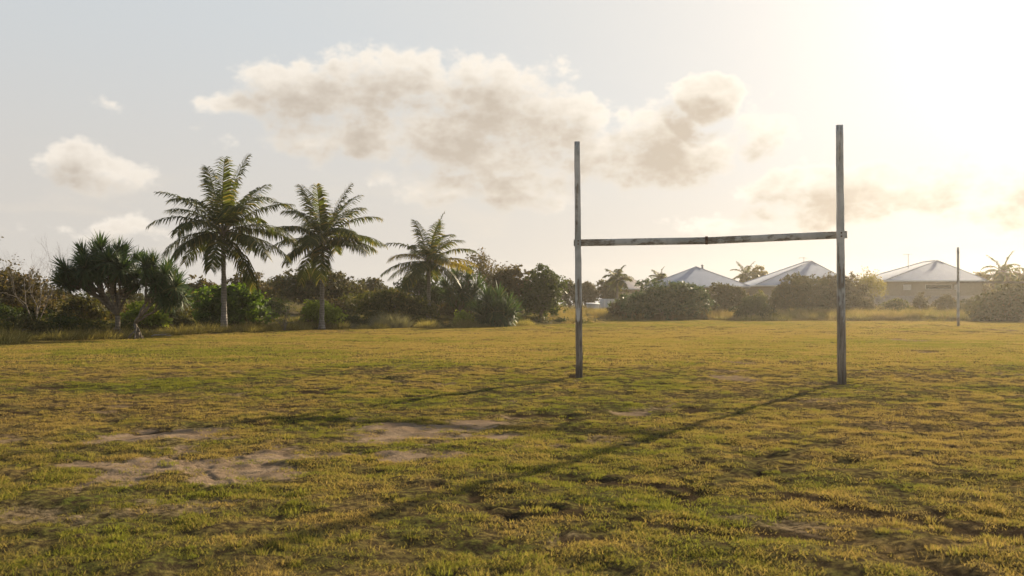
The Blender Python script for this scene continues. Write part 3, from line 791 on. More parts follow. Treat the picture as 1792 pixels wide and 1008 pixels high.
def palm(px, d, pbase, pcrown, ptop, label, seed, nf=24, lean=0.0, L=None, yellow=(), rtrunk=0.16, ll=0.62, lw=0.05, name='palm_tree', nleaf=52, group=None, lown=0, droopk=1.0, coco=True, hanging=2):
    rs = np.random.default_rng(seed)
    x = pxw(px, d); zb = gz(x, d) - 0.05
    zc = pz(pcrown, d) - zb; zt = pz(ptop, d) - zb
    t = thing(name, label, 'palm tree', (x, d, zb), 0, group)
    n = 26; s = np.linspace(0, 1, n)
    pts = np.stack([lean * (s ** 1.6) * zc, 0.03 * np.sin(s * 3) * zc * 0.3, s * zc], -1)
    rad = rtrunk * (0.72 + 0.28 * (1 - s)) + rtrunk * 0.7 * np.exp(-s * 18) + 0.006 * np.sin(np.arange(n) * 2.4)
    rad[-3:] *= [1.0, 1.08, 1.0]
    mb = MB(); tube(mb, pts, rad, 12, True, rs)
    mb.build('trunk', PALMBARK, t, True)
    top = pts[-1]
    L = L or (zt - zc) * 1.02
    # the heart: fibrous leaf bases and young nuts
    hb = MB()
    for i in range(16):
        a = i * 2.4; e = 0.5 + 0.9 * (i / 16)
        v = np.array([math.cos(a) * math.cos(e), math.sin(a) * math.cos(e), math.sin(e)])
        tube(hb, np.stack([top + np.array([0, 0, -0.25]), top + v * 0.22, top + v * 0.55 + np.array([0, 0, 0.1])]), [0.09, 0.075, 0.03], 6)
    if coco:
        for i in range(9):
            a = rs.random() * 6.28; c = top + np.array([math.cos(a) * 0.26, math.sin(a) * 0.26, -0.12 - 0.25 * rs.random()])
            q = np.linspace(-1, 1, 6); 
            tube(hb, c + np.stack([q * 0, q * 0, q * 0.12], -1), 0.11 * np.sqrt(np.clip(1 - q * q, 0.02, 1)), 8)
    crown = hb.build('crown', BARK, t, True)
    for i in range(nf):
        f = (i + 0.5) / nf
        e0 = R(80) - R(95) * f ** 0.85 + rs.normal() * 0.10      # from upright spears down to hanging old fronds
        a = i * 2.39996 + rs.normal() * 0.12
        droop = (0.54 + 0.54 * math.sin(math.pi * min(1, f * 0.85 + 0.12))) * droopk * (0.75 + 0.5 * rs.random())
        if i >= nf - hanging: e0 -= 0.3
        if f < 0.15: droop *= 0.55
        m = frond_mesh(rs, L * (0.92 + 0.12 * rs.random()) * (0.88 if f > 0.8 else 1), e0, droop, nleaf, ll, lw, 0.7 + 0.9 * f, 0.25 - 0.25 * f, rs.normal() * 0.07)
        fo = m.build('frond', L_PALMY if i in yellow else L_PALM, crown)
        if i in yellow: fo['label'] = 'yellowing frond'
        fo.location = Vector(top) + Vector((math.cos(a) * 0.06, math.sin(a) * 0.06, 0.12 + 0.1 * (1 - f)))
        fo.rotation_euler = (0, 0, a)
    return t

# ------------------------------------------------------------------ screw pines
def sword_leaves(rs, n, L, w, e_lo=-0.5, e_hi=1.5, droop=1.0):
    mb = MB()
    f = (np.arange(n) + 0.5) / n
    a = np.arange(n) * 2.39996 + rs.normal(size=n) * 0.15
    e0 = e_hi - (e_hi - e_lo) * f ** 0.8 + rs.normal(size=n) * 0.1
    LL = L * (0.75 + 0.4 * rs.random(n)); dr = droop * (0.35 + 0.75 * f) * (0.7 + 0.6 * rs.random(n))
    k = 5
    p = np.stack([np.cos(a) * 0.04, np.sin(a) * 0.04, (1 - f) * 0.25], -1)
    V = []
    side = np.stack([-np.sin(a), np.cos(a), np.zeros(n)], -1)
    for i in range(k + 1):
        s = i / k
        if i > 0:
            em = e0 - dr * ((i - 0.5) / k) ** 1.8
            p = p + (LL / k)[:, None] * np.stack([np.cos(a) * np.cos(em), np.sin(a) * np.cos(em), np.sin(em)], -1)
        ww = w * (1 - s ** 2.2) * 0.5 * (0.8 + 0.4 * rs.random(1))
        if i < k: V += [p - side * ww, p + side * ww]
        else: V += [p]
    V = np.stack(V, 1); nv = V.shape[1]
    b = np.arange(n)[:, None] * nv
    Q = np.concatenate([b + np.array([[2 * i, 2 * i + 1, 2 * i + 3, 2 * i + 2]]) for i in range(k - 1)])
    mb.add(V.reshape(-1, 3), Q, b + np.array([[2 * k - 2, 2 * k - 1, 2 * k]]))
    return mb

def pandanus(px, d, label, heads, seed, base_px=None, leafL=1.05, nleaf=70, trunk_r=0.11, roots=5, forks=None, lw=0.06, name='screw_pine', drop=0, sq=1.0):
    """heads: list of (px, py, depth offset) of rosette centres"""
    rs = np.random.default_rng(seed)
    x = pxw(px, d); zb = gz(x, d) - 0.04
    t = thing(name, label, 'screw pine', (x, d, zb))
    H = [np.array([pxw(hx, d) - x, dz, pz(hy + drop, d) - zb]) for hx, hy, dz in heads]
    mean = sum(H) / len(H)
    H = [mean + (h - mean) * np.array([sq, sq, sq]) for h in H]
    zmin = min(h[2] for h in H)
    mb = MB()
    fz = zmin * 0.42
    fork = np.array([rs.normal() * 0.08, 0, fz])
    tube(mb, np.stack([np.array([0, 0, -0.1]), np.array([0.03, 0, fz * 0.5]), fork]), [trunk_r * 1.15, trunk_r, trunk_r], 9)
    # second-level forks gather neighbouring heads
    order = sorted(range(len(H)), key=lambda i: math.atan2(H[i][1], H[i][0]))
    grp = [order[i:i + 3] for i in range(0, len(order), 3)]
    for g in grp:
        c = sum(H[i] for i in g) / len(g)
        f2 = fork + (c - fork) * 0.5 + np.array([0, 0, -0.12])
        limb(mb, rs, fork, f2, trunk_r * 0.72, trunk_r * 0.6, 0.08, 6, 7)
        for i in g:
            limb(mb, rs, f2, H[i], trunk_r * 0.55, trunk_r * 0.45, 0.06, 5, 7)
    mb.build('trunk', PANBARK, t, True)
    for i in range(roots):
        a = 2 * np.pi * i / roots + rs.random() * 0.6
        r = 0.35 + 0.25 * rs.random(); hz = fz * (0.35 + 0.5 * rs.random())
        rm = MB()
        tube(rm, np.stack([np.array([0.02 * math.cos(a), 0.02 * math.sin(a), hz]), np.array([math.cos(a) * r * 0.55, math.sin(a) * r * 0.55, hz * 0.55]), np.array([math.cos(a) * r, math.sin(a) * r, -0.1])]), [0.03, 0.028, 0.03], 6)
        rm.build('prop_root', PANBARK, t)
    cen = sum(H) / len(H) - np.array([0, 0, 0.5])
    for h in H:
        lm = sword_leaves(rs, nleaf, leafL * (0.85 + 0.3 * rs.random()), lw, -0.8)
        ro = lm.build('leaf_rosette', L_PAN, t)
        ro.location = Vector(h)
        axis = Vector(((h[0] - cen[0]) * 0.9, (h[1] - cen[1]) * 0.9, (h[2] - cen[2]) * 0.9 + 0.75)).normalized()
        ro.rotation_euler = (axis.to_track_quat('Z', 'Y').to_matrix() @ Euler((0, 0, rs.random() * 6.28)).to_matrix()).to_euler()
        dm = sword_leaves(rs, 12, leafL * 0.8, lw, -1.5, -0.8, 0.3)
        dm.build('dead_leaf_skirt', L_DEAD, ro, loc=(0, 0, -0.1))
    return t

exec_parts = []
# ================================================================== PLANTS ON THE LEFT
palm(392, 54, 557, 412, 277, 'tallest coconut palm, leftmost of the three on the dune', 11, nf=25, lean=-0.012, ll=1.0, lw=0.088, nleaf=62, rtrunk=0.155)
palm(563, 60, 556, 425, 316, 'coconut palm in the middle of the three on the dune', 12, nf=24, lean=0.012, ll=0.95, lw=0.088, nleaf=60, rtrunk=0.15)
palm(750, 70, 560, 462, 376, 'smallest coconut palm with yellowing right hand fronds, beside the low screw pines', 13, nf=21, lean=0.004, ll=0.88, lw=0.088, nleaf=56, hanging=0, yellow=(9, 13, 16), rtrunk=0.155)

pandanus(205, 46, 'large dark screw pine with a broad domed crown, left of its smaller neighbour',
         [(118, 475, 0.2), (135, 452, 0.7), (150, 482, -0.6), (165, 438, 0.1), (185, 466, -0.9), (200, 432, 0.5), (212, 455, -0.5), (232, 448, 0.4), (240, 478, -0.2), (178, 446, 1.0), (222, 478, 0.8), (145, 466, 1.1), (112, 490, -0.2), (196, 478, 0.3), (150, 440, -0.3), (216, 438, 0.0), (125, 466, -0.7), (165, 462, -1.1), (226, 464, -0.8), (104, 482, 0.6), (182, 428, -0.4), (205, 452, -1.0), (246, 490, 0.3)], 21, leafL=0.80, nleaf=140, roots=6, lw=0.075, drop=12, sq=0.86)
pandanus(240, 45, 'smaller screw pine with leaning stems and prop roots, right of the large domed one',
         [(258, 470, 0.3), (272, 455, -0.3), (288, 468, 0.5), (302, 488, 0.0), (280, 490, -0.6), (308, 508, 0.4), (262, 492, 0.7), (290, 512, -0.4), (248, 452, 0.6), (262, 460, -0.6), (296, 476, -0.6), (314, 498, -0.5), (278, 474, 0.9), (316, 520, 0.1), (300, 524, -0.2)], 22, leafL=0.72, nleaf=120, roots=7, trunk_r=0.08, lw=0.07, drop=10, sq=0.86)
pandanus(806, 73, 'drooping screw pine right behind the smallest coconut palm',
         [(785, 505, 0.3), (800, 492, -0.4), (818, 494, 0.4), (830, 510, 0.0), (808, 515, -0.6), (790, 522, 0.5), (822, 525, -0.3), (840, 528, .2)], 23, leafL=1.25, nleaf=110, trunk_r=0.12, lw=0.10)
pandanus(868, 68, 'low spiky screw pine clump at the edge of the field',
         [(842, 548, 0.2), (856, 532, -0.4), (872, 528, 0.3), (886, 540, 0.0), (866, 548, -0.7), (892, 552, 0.4), (850, 556, -0.5), (880, 556, -0.5), (862, 538, 0.8)], 24, leafL=1.2, nleaf=120, trunk_r=0.1, roots=3, lw=0.10)

bare_tree(62, 49, 405, 'leafless grey tree with thin forked branches at the left edge', 31, depth=6, stems=4, r=0.05, spread=0.5, bark=DARKWOOD)
bare_tree(-62, 50, 408, 'sparse leafy tree reaching in at the left edge of the view', 32, name='sparse_tree', leaves=L_BROWN, nleaf=700, depth=5, stems=2, r=0.05, leaf=0.16, lean=(0.2, 0))
bush(-60, 100, 478, 560, 57, L_BROWN, 'brown green bush behind the leafless tree at the left edge', seed=41, nl=12, dens=0.9)
bush(-120, 45, 528, 572, 51, L_DARK, 'low dark hedge bush at the foot of the leafless tree', seed=42, nl=10)
bush(95, 190, 515, 572, 52, L_OLIVE, 'olive bush behind the trunk of the large screw pine', seed=43, nl=9, dens=0.9)
bush(212, 292, 534, 570, 51, L_LIME, 'lime green leafy shrub behind the prop roots of the smaller screw pine', name='shrub', cat='shrub', seed=44, nl=7, leaf=0.16)
bush(345, 478, 503, 562, 58, L_BRIGHT, 'bright green rounded bush behind the trunk of the tallest palm', seed=45, nl=14, leaf=0.17, dens=1.1, spiky=0.06)
bare_tree(498, 57, 512, 'leafless tangled shrub between the two tallest palms', 46, name='bare_shrub', cat='shrub', depth=5, stems=6, r=0.03, spread=0.7, bark=BARK)
bush(530, 602, 530, 562, 62, L_LIME, 'lime green shrub at the foot of the middle palm', name='shrub', cat='shrub', seed=47, nl=7, leaf=0.16)
bush(620, 762, 510, 566, 69, L_MOUND, 'broad grassy domed bush left of the smallest palm', seed=48, nl=12, leaf=0.15, depth=5, spiky=0.05)
bush(796, 829, 547, 570, 67, L_LIME, 'small round yellow green shrub between the two low screw pines', name='shrub', cat='shrub', seed=49, nl=5)
bush(478, 640, 470, 550, 86, L_OLIVE, 'large olive flat topped tree behind the middle palm', name='tree', cat='tree', seed=50, nl=16, leaf=0.18, dens=0.8, trunk_h=0.15)
bush(690, 775, 484, 545, 92, L_DARK, 'dark tree behind the crown base of the smallest palm', name='tree', cat='tree', seed=51, nl=9, leaf=0.18, dens=0.8, trunk_h=0.15)
bare_tree(848, 84, 436, 'sparse tree with loose leaf tufts above the brown bush', 52, name='sparse_tree', leaves=L_BROWN, nleaf=2600, depth=5, stems=4, r=0.07, leaf=0.2, spread=0.6, top_only=0.5, bark=BARK)
bush(838, 935, 474, 552, 80, L_BROWN, 'brown green rounded tree left of the green one beside the near goal', name='tree', cat='tree', seed=53, nl=13, leaf=0.17)
bush(905, 988, 471, 549, 78, L_MID, 'green rounded tree just left of the near goal', name='tree', cat='tree', seed=54, nl=13, leaf=0.17)
for i, (a, b, tp, dd, m, lb) in enumerate([
        (318, 395, 487, 84, L_BROWN, 'brown scrub tree between the smaller screw pine and the tallest palm'),
        (392, 470, 482, 96, L_BROWN, 'brown scrub tree right behind the tallest palm trunk'),
        (440, 520, 486, 104, L_OLIVE, 'olive scrub tree behind the leafless tangled shrub'),
        (622, 700, 492, 108, L_OLIVE, 'far olive tree above the grassy domed bush'),
        (-40, 60, 500, 86, L_OLIVE, 'far olive scrub tree at the left edge'),
        (52, 130, 505, 90, L_BROWN, 'far brown scrub tree left of the large screw pine'),
        (250, 330, 500, 94, L_OLIVE, 'far olive scrub tree behind the smaller screw pine'),
        (180, 262, 506, 98, L_BROWN, 'far brown scrub tree between the two screw pines'),
        (560, 640, 494, 112, L_BROWN, 'far brown tree right of the middle palm trunk'),
        (975, 1015, 492, 128, L_OLIVE, 'hazy far tree right beside the left post of the near goal'),
        (1005, 1052, 489, 132, L_BROWN, 'hazy far tree under the left end of the crossbar'),
        (1045, 1095, 494, 136, L_OLIVE, 'hazy far tree behind the short lone palm')]):
    bush(a, b, tp, 548, dd, m, lb, name='tree', cat='tree', seed=60 + i, nl=9, leaf=0.2, dens=0.7, trunk_h=0.2)

rsd = np.random.default_rng(404)
for i, (a, b, tp, dd) in enumerate([(-90, 20, 526, 60), (10, 95, 534, 58), (140, 225, 530, 60), (195, 262, 536, 64), (262, 345, 540, 66),
                                    (430, 505, 522, 76), (520, 600, 520, 80), (590, 650, 524, 82), (640, 720, 508, 86), (740, 800, 505, 84), (765, 835, 522, 80), (320, 400, 512, 78), (225, 300, 520, 80), (120, 200, 518, 78), (20, 100, 514, 78), (-60, 30, 510, 80),
                                    (700, 770, 540, 72), (-230, -110, 512, 52), (-340, -210, 500, 60), (-480, -330, 505, 56), (-170, -60, 498, 70), (-620, -470, 490, 62)]):
    bush(a, b, tp, 560, dd, [L_OLIVE, L_DARK, L_BROWN, L_MOUND][i % 4], 'low scrub bush in the tangle of dune plants', name='bush', seed=410 + i, nl=8, dens=0.8, depth=3.5, group='low scrub bushes on the dune')
for i, (px, wpx, tp) in enumerate([(-30, 90, 548), (40, 100, 553), (105, 70, 556), (160, 60, 558), (225, 50, 562), (300, 90, 556), (372, 60, 556), (430, 70, 552), (490, 60, 555), (545, 60, 552), (610, 80, 550), (668, 60, 553), (735, 70, 551), (940, 70, 552), (985, 50, 556), (1015, 40, 556)]):
    ed = float(np.interp(pxw(px, 55), BX, BY)) if px > 800 else float(np.interp(px, [-30, 0, 150, 300, 450, 600, 750], [38, 39, 43, 49, 55, 62, 64.5]))
    bush(px - wpx / 2, px + wpx / 2, tp, 575, ed + 3 + (i % 3), [L_MOUND, L_OLIVE, L_DARK, L_MOUND][i % 4], 'low mounded dune shrub just behind the grass tussocks', name='shrub', cat='shrub', seed=460 + i, nl=6, leaf=0.1, dens=1.0, depth=2.2, group='low mounded shrubs along the left edge')
# grey feathery clump
def tussock(x, y, mat, label, seed, rad=0.55, h=0.75, n=420, group=None, name='grass_tussock', w=0.018):
    rs = np.random.default_rng(seed)
    mb = blade_set(rs, n, rad, h * 0.6, h * 1.15, w, 0.95, 3, dome=0.35)
    o = mb.build(name, mat, loc=(x, y, gz(x, y) - 0.03))
    return tag(o, label, 'grass tussock', group)
tussock(pxw(684, 65), 65, L_GREY, 'pale grey feathery grass clump in front of the grassy domed bush', 71, 1.25, 1.15, 1500, w=0.022)

# dry tussocks along the left edge of the field
proto = None
rs = np.random.default_rng(77)
protos = []
for i in range(3):
    mb = blade_set(rs, 640, 0.75, 0.45, 0.80, 0.020, 1.25, 3, dome=0.5)
    protos.append(mb.mesh('grass_tussock')); protos[-1].materials.append(L_TUSS)
for i in range(58):
    f = (i + rs.random() * 0.8) / 58
    y = 36 + f * 36
    x = float(np.interp(y, BY[2:10], BX[2:10])) - 0.4 - rs.random() * 1.1
    o = bpy.data.objects.new('grass_tussock', protos[i % 3]); COL.objects.link(o)
    sc = 0.55 + 0.62 * rs.random() ** 1.2
    o.location = (x, y, gz(x, y) - 0.04); o.rotation_euler = (0, 0, rs.random() * 6.28); o.scale = (sc, sc, sc * (0.8 + 0.4 * rs.random()))
    tag(o, 'dry grass tussock lining the left edge of the field', 'grass tussock', 'dry tussocks along the left edge of the field')
for i in range(30):
    px = 1250 + rs.random() * 560
    y = 88 + rs.random() * 5
    x = pxw(px, y)
    o = bpy.data.objects.new('grass_tussock', protos[i % 3]); COL.objects.link(o)
    sc = 0.9 + 0.8 * rs.random()
    o.location = (x, y, gz(x, y) - 0.04); o.rotation_euler = (0, 0, rs.random() * 6.28); o.scale = (sc, sc, sc * 0.9)
    tag(o, 'golden dry grass tussock at the far edge of the field', 'grass tussock', 'dry tussocks along the far edge of the field')

# pale dead sticks on the ground below the screw pines
for i, (px, py, ln, a, lb) in enumerate([(232, 589, 1.1, 0.15, 'short pale dead stick lying below the larger screw pine'), (262, 587, 1.6, -0.2, 'long pale dead branch lying right of the screw pines'), (283, 590, 0.9, 0.5, 'rightmost pale stick, lying tilted at the field edge')]):
    x, y = gpx(px, py); rs2 = np.random.default_rng(90 + i)
    mb = MB(); z = gz(x, y)
    limb(mb, rs2, (-ln / 2, 0, 0.06), (ln / 2, 0.1, 0.08), 0.035, 0.015, 0.08)
    limb(mb, rs2, (0, 0, 0.07), (ln * 0.35, -0.3, 0.16), 0.02, 0.008, 0.08)
    o = mb.build('fallen_branch', DEADWOOD, loc=(x, y, z)); o.rotation_euler = (0, 0, a)
    tag(o, lb, 'branch')

# ================================================================== PLANTS ON THE RIGHT
bush(1085, 1243, 497, 562, 95, L_PAN, 'wide dark screw pine thicket under the crossbar, largest bush on the far edge', seed=101, nl=18, leaf=0.32, aspect=4.5, depth=6, dens=0.9, spiky=0.25)
bush(1238, 1308, 493, 548, 101, L_OLIVE, 'olive rounded bush in front of the leftmost white roof', seed=102, nl=10, leaf=0.18)
bush(1280, 1362, 522, 562, 91, L_DARK, 'low round green bush at the far edge under the crossbar', seed=103, nl=10, leaf=0.16, spiky=0.05)
bush(1338, 1450, 488, 556, 99, L_OLIVE, 'broad hazy bush left of the right post of the near goal', seed=104, nl=14, leaf=0.18)
bush(1425, 1530, 484, 556, 101, L_BROWN, 'tall hazy bush behind the right post of the near goal', seed=105, nl=14, leaf=0.18, spiky=0.3)
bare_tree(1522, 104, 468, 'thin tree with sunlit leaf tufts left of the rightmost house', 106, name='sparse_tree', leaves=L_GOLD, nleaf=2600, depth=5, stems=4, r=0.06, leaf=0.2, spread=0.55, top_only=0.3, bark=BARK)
bush(1594, 1628, 517, 550, 101, L_BROWN, 'small shrub against the pale fence left of the far goal post', name='shrub', cat='shrub', seed=107, nl=5)
bush(1634, 1690, 520, 550, 99, L_BROWN, 'low wide shrub against the pale fence right behind the far goal post', name='shrub', cat='shrub', seed=108, nl=6)
bush(1704, 1860, 484, 574, 87, L_OLIVE, 'big hazy bush at the right edge behind the far crossbar', seed=109, nl=16, leaf=0.19, spiky=0.2)
bush(1726, 1850, 466, 545, 128, L_BROWN, 'far tree at the right edge behind the big hazy bush', name='tree', cat='tree', seed=110, nl=10, leaf=0.22, dens=0.7, trunk_h=0.2)
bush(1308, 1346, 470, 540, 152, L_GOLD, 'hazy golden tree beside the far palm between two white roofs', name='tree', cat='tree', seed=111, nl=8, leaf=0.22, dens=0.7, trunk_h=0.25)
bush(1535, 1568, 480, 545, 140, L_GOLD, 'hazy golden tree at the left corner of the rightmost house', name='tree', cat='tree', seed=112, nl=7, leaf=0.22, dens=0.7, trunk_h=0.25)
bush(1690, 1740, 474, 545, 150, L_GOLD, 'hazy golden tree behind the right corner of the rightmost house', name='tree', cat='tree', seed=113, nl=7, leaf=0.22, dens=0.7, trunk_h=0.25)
kw = dict(nf=13, nleaf=26, ll=0.75, lw=0.16, coco=False, droopk=1.35)
palm(1080, 116, 535, 492, 462, 'short lone palm left of the wide dark thicket', 121, rtrunk=0.17, **kw)
palm(1155, 140, 540, 490, 478, 'tiny far palm left of the leftmost white roof', 122, L=1.7, rtrunk=0.15, **kw)
palm(1304, 150, 540, 484, 460, 'far palm between the left and middle white roofs', 123, L=2.6, rtrunk=0.18, **kw)
palm(1755, 122, 540, 480, 450, 'far palm at the right edge above the big hazy bush', 124, L=2.9, rtrunk=0.18, **kw)

for i, (a, b, tp, dd, m) in enumerate([(1465, 1540, 514, 97, 1), (1535, 1590, 524, 98, 2), (1685, 1730, 522, 95, 0), (1066, 1100, 528, 96, 1), (1312, 1345, 508, 108, 2)]):
    bush(a, b, tp, 556, dd, (L_OLIVE, L_BROWN, L_MOUND)[m], 'low ragged bush among the dry grass of the far edge', name='bush', seed=510 + i, nl=7, dens=0.8, depth=3, spiky=0.4, group='low ragged bushes along the far edge')
# ================================================================== HOUSES
def plain(name, c, rough=0.7, var=0.15, scale=3, metal=0.0, spec=0.3, wave=0):
    m, t, out = newmat(name)
    tc = t.n('ShaderNodeTexCoord').outputs['Object']
    nz = t.noise(tc, scale, 5, 0.6)
    col = t.mix(t.mr(nz, 0.3, 0.7), tuple(v * (1 - var) for v in c), tuple(min(1, v * (1 + var)) for v in c))
    h = nz
    if wave:
        wv = t.n('ShaderNodeTexWave', bands_direction='X'); t.set(wv.inputs[0], tc); wv.inputs['Scale'].default_value = wave
        h = wv.outputs[1]
    principled(t, out, col, rough, h, 0.4, 0.02, spec, metal)
    return m
M_ROOF = plain('pale_metal_roof', (0.36, 0.39, 0.45), 0.85, 0.05, 1.5, 0.0, 0.05, 4)
M_ROOFP = plain('pinkish_roof', (0.55, 0.46, 0.40), 0.6, 0.08)
M_WALL = plain('beige_render', (0.36, 0.29, 0.22), 0.85, 0.06)
M_TRIM = plain('white_trim', (0.75, 0.74, 0.72), 0.5, 0.05)
M_FENCE = plain('pale_fence_boards', (0.38, 0.32, 0.27), 0.8, 0.15, 6)
M_WHITE = plain('white_panel', (0.74, 0.72, 0.69), 0.6, 0.08, 4)
M_GREYP = plain('grey_panel', (0.48, 0.49, 0.50), 0.6, 0.08, 4)
M_STEEL = plain('dull_steel', (0.30, 0.30, 0.31), 0.45, 0.1, 8, 0.6)
def glassmat():
    m, t, out = newmat('window_glass')
    principled(t, out, (0.03, 0.035, 0.04), 0.08, None, spec=0.6)
    return m
M_GLASS = glassmat()

def house(px_l, px_r, py_eave, py_apex, d, label, rz=0.0, ridge=4.0, depth=12, wins=(), antenna=None, vent=False, roofmat=None, floor=0.0, px_apex=None):
    """hip-roofed bungalow; its front faces the field"""
    x = pxw((px_l + px_r) / 2, d); w = (px_r - px_l) / F * d
    zb = gz(x, d) - 0.1
    ze = pz(py_eave, d) - zb; dA = d + depth / 2 - ridge / 2; za = pz(py_apex, dA) - zb
    t = thing('house', label, 'house', (x, d + depth / 2, zb), rz)
    ov = 0.55; W = w / 2; Dp = depth / 2
    ax = 0.0 if px_apex is None else pxw(px_apex, dA) - x
    mb = MB()
    wx, wy = W - ov, Dp - ov
    box(mb, -wx, -wy, -0.3, wx, wy, ze + 0.02)
    mb.build('wall', M_WALL, t)
    rf = MB()
    th = 0.06
    r0, r1 = -Dp + (Dp - ridge / 2), Dp - (Dp - ridge / 2)
    E = [(-W, -Dp, ze), (W, -Dp, ze), (W, Dp, ze), (-W, Dp, ze)]
    A, B = (ax, r0, za), (ax, r1, za)
    V = E + [A, B]
    rf.add(V, [(1, 2, 5, 4), (3, 0, 4, 5)], [(0, 1, 4), (2, 3, 5)])
    rf.add([(a, b, c - th) for a, b, c in E], [(0, 3, 2, 1)])
    roof = rf.build('roof', roofmat or M_ROOF, t)
    # ridge and hip caps
    cp = MB()
    for a, b in ((A, B), (E[0], A), (E[1], A), (E[2], B), (E[3], B)):
        tube(cp, np.array([a, b], float) + np.array([0, 0, 0.02]), 0.07, 6)
    cp.build('ridge_cap', roofmat or M_ROOF, roof)
    gt = MB(); e = 0.004
    box(gt, -W - 0.06, -Dp - 0.10, ze - 0.16, W + 0.06, -Dp - e, ze + 0.02)
    box(gt, -W - 0.06, Dp + e, ze - 0.16, W + 0.06, Dp + 0.10, ze + 0.02)
    box(gt, -W - 0.06, -Dp + e, ze - 0.16, -W - e, Dp - e, ze + 0.02)
    box(gt, W + e, -Dp + e, ze - 0.16, W + 0.06, Dp - e, ze + 0.02)
    gt.build('gutter', M_TRIM, t)
    for (a, b, z0, z1, kind) in wins:      # along the front wall, metres from the middle
        fr = MB(); f = 0.06; y0 = -wy - 0.03
        box(fr, a, y0, z0, b, -wy - 0.002, z0 + f); box(fr, a, y0, z1 - f, b, -wy - 0.002, z1)
        box(fr, a, y0, z0 + f, a + f, -wy - 0.002, z1 - f); box(fr, b - f, y0, z0 + f, b, -wy - 0.002, z1 - f)
        wn = fr.build('window', M_TRIM, t)
        gl = MB(); box(gl, a + f, -wy - 0.02, z0 + f, b - f, -wy - 0.006, z1 - f)
        gl.build('pane', M_WHITE if kind == 'blind' else M_GLASS, wn)
    if vent:
        vb = MB(); vx = 0.5
        tube(vb, np.array([(vx, r0 + 2.2, za - 0.5), (vx, r0 + 2.2, za + 0.22)]), 0.14, 10)
        tube(vb, np.array([(vx, r0 + 2.2, za + 0.222), (vx, r0 + 2.2, za + 0.36)]), [0.24, 0.12], 10)
        vb.build('roof_vent', M_STEEL, roof)
    if antenna:
        an = MB(); a0, hh = antenna
        tube(an, np.array([(a0, 0, za - 1.6), (a0, 0, za + hh)]), 0.035, 6)
        tube(an, np.array([(a0 - 0.7, 0, za + hh - 0.1), (a0 + 0.5, 0.15, za + hh - 0.1)]), 0.025, 5)
        for k in range(5):
            xx = a0 - 0.6 + k * 0.25
            tube(an, np.array([(xx, -0.3 + 0.03 * k, za + hh - 0.1), (xx, 0.3 - 0.03 * k, za + hh - 0.1)]), 0.015, 4)
        an.build('antenna', M_STEEL, roof)
    return t
house(1150, 1332, 501, 467, 122, 'white hip roofed house with a roof vent, leftmost of the three behind the bushes', rz=-0.22, ridge=4, depth=14, vent=True, px_apex=1224)
house(1322, 1500, 499, 457, 128, 'white hip roofed house in the middle, partly behind the right goal post', rz=0.0, ridge=3, depth=13, antenna=(1.6, 0.6), px_apex=1420)
house(1548, 1730, 491, 456, 126, 'white hip roofed house with strip windows, rightmost behind the pale fence', rz=0.0, ridge=4, depth=13, antenna=(-1.0, 1.0), px_apex=1640,
      wins=[(-4.0, -3.0, 2.35, 3.05, 'blind'), (-1.2, 2.2, 2.45, 3.05, 'glass'), (2.5, 3.1, 2.4, 3.05, 'blind')])
house(1062, 1128, 505, 480, 165, 'small hazy pinkish roofed house behind the short lone palm', rz=0.2, ridge=2, depth=9, roofmat=M_ROOFP)

def fence(p0, p1, h, label, mat, board=0.15, zlift=0.0, post=2.4, name='fence'):
    (x0, y0), (x1, y1) = p0, p1
    L = math.hypot(x1 - x0, y1 - y0); a = math.atan2(y1 - y0, x1 - x0)
    zb = min(gz(x0, y0), gz(x1, y1)) + zlift
    t = thing(name, label, 'fence', (x0, y0, zb), a)
    rs = np.random.default_rng(int(L * 10))
    mb = MB(); n = int(L / board)
    for i in range(n):
        hh = h + rs.normal() * 0.012
        box(mb, i * board + 0.006, -0.012 + rs.normal() * 0.003, -0.25, (i + 1) * board - 0.006, 0.012, hh)
    mb.build('board_panel', mat, t)
    rl = MB()
    for z in (0.3, h - 0.25): box(rl, 0, 0.016, z, L, 0.06, z + 0.09)
    rl.build('rail', mat, t)
    for i in range(int(L / post) + 1):
        pm = MB(); box(pm, i * post - 0.05, 0.064, -0.3, i * post + 0.05, 0.16, h - 0.03)
        pm.build('fence_post', mat, t)
    return t
fence((pxw(1500, 112), 112), (pxw(1790, 110), 110), 1.75, 'long pale board fence in front of the rightmost house', M_FENCE)
fence((pxw(1310, 116), 116), (pxw(1370, 116), 116), 1.9, 'short pale board fence between the left and middle houses', M_FENCE)
fence((pxw(1050, 118), 118), (pxw(1086, 117), 117), 1.75, 'white panel fence left of the wide dark thicket', M_WHITE, 0.55, 0.05)
def shed():
    d = 119; x0, x1 = pxw(1029, d), pxw(1049, d); zb = gz((x0 + x1) / 2, d)
    t = thing('shed', 'low grey flat roofed shed beside the white panel fence', 'shed', ((x0 + x1) / 2, d + 1.1, zb))
    w = (x1 - x0) / 2; mb = MB(); box(mb, -w, -1.0, -0.2, w, 1.0, 1.15); mb.build('wall', M_GREYP, t)
    rb = MB(); rb.add([(-w - .1, -1.15, 1.16), (w + .1, -1.15, 1.16), (w + .1, 1.15, 1.3), (-w - .1, 1.15, 1.3), (-w - .1, -1.15, 1.22), (w + .1, -1.15, 1.22), (w + .1, 1.15, 1.36), (-w - .1, 1.15, 1.36)],
                      [(0, 3, 2, 1), (4, 5, 6, 7), (0, 1, 5, 4), (1, 2, 6, 5), (2, 3, 7, 6), (3, 0, 4, 7)]); rb.build('roof', M_GREYP, t)
shed()

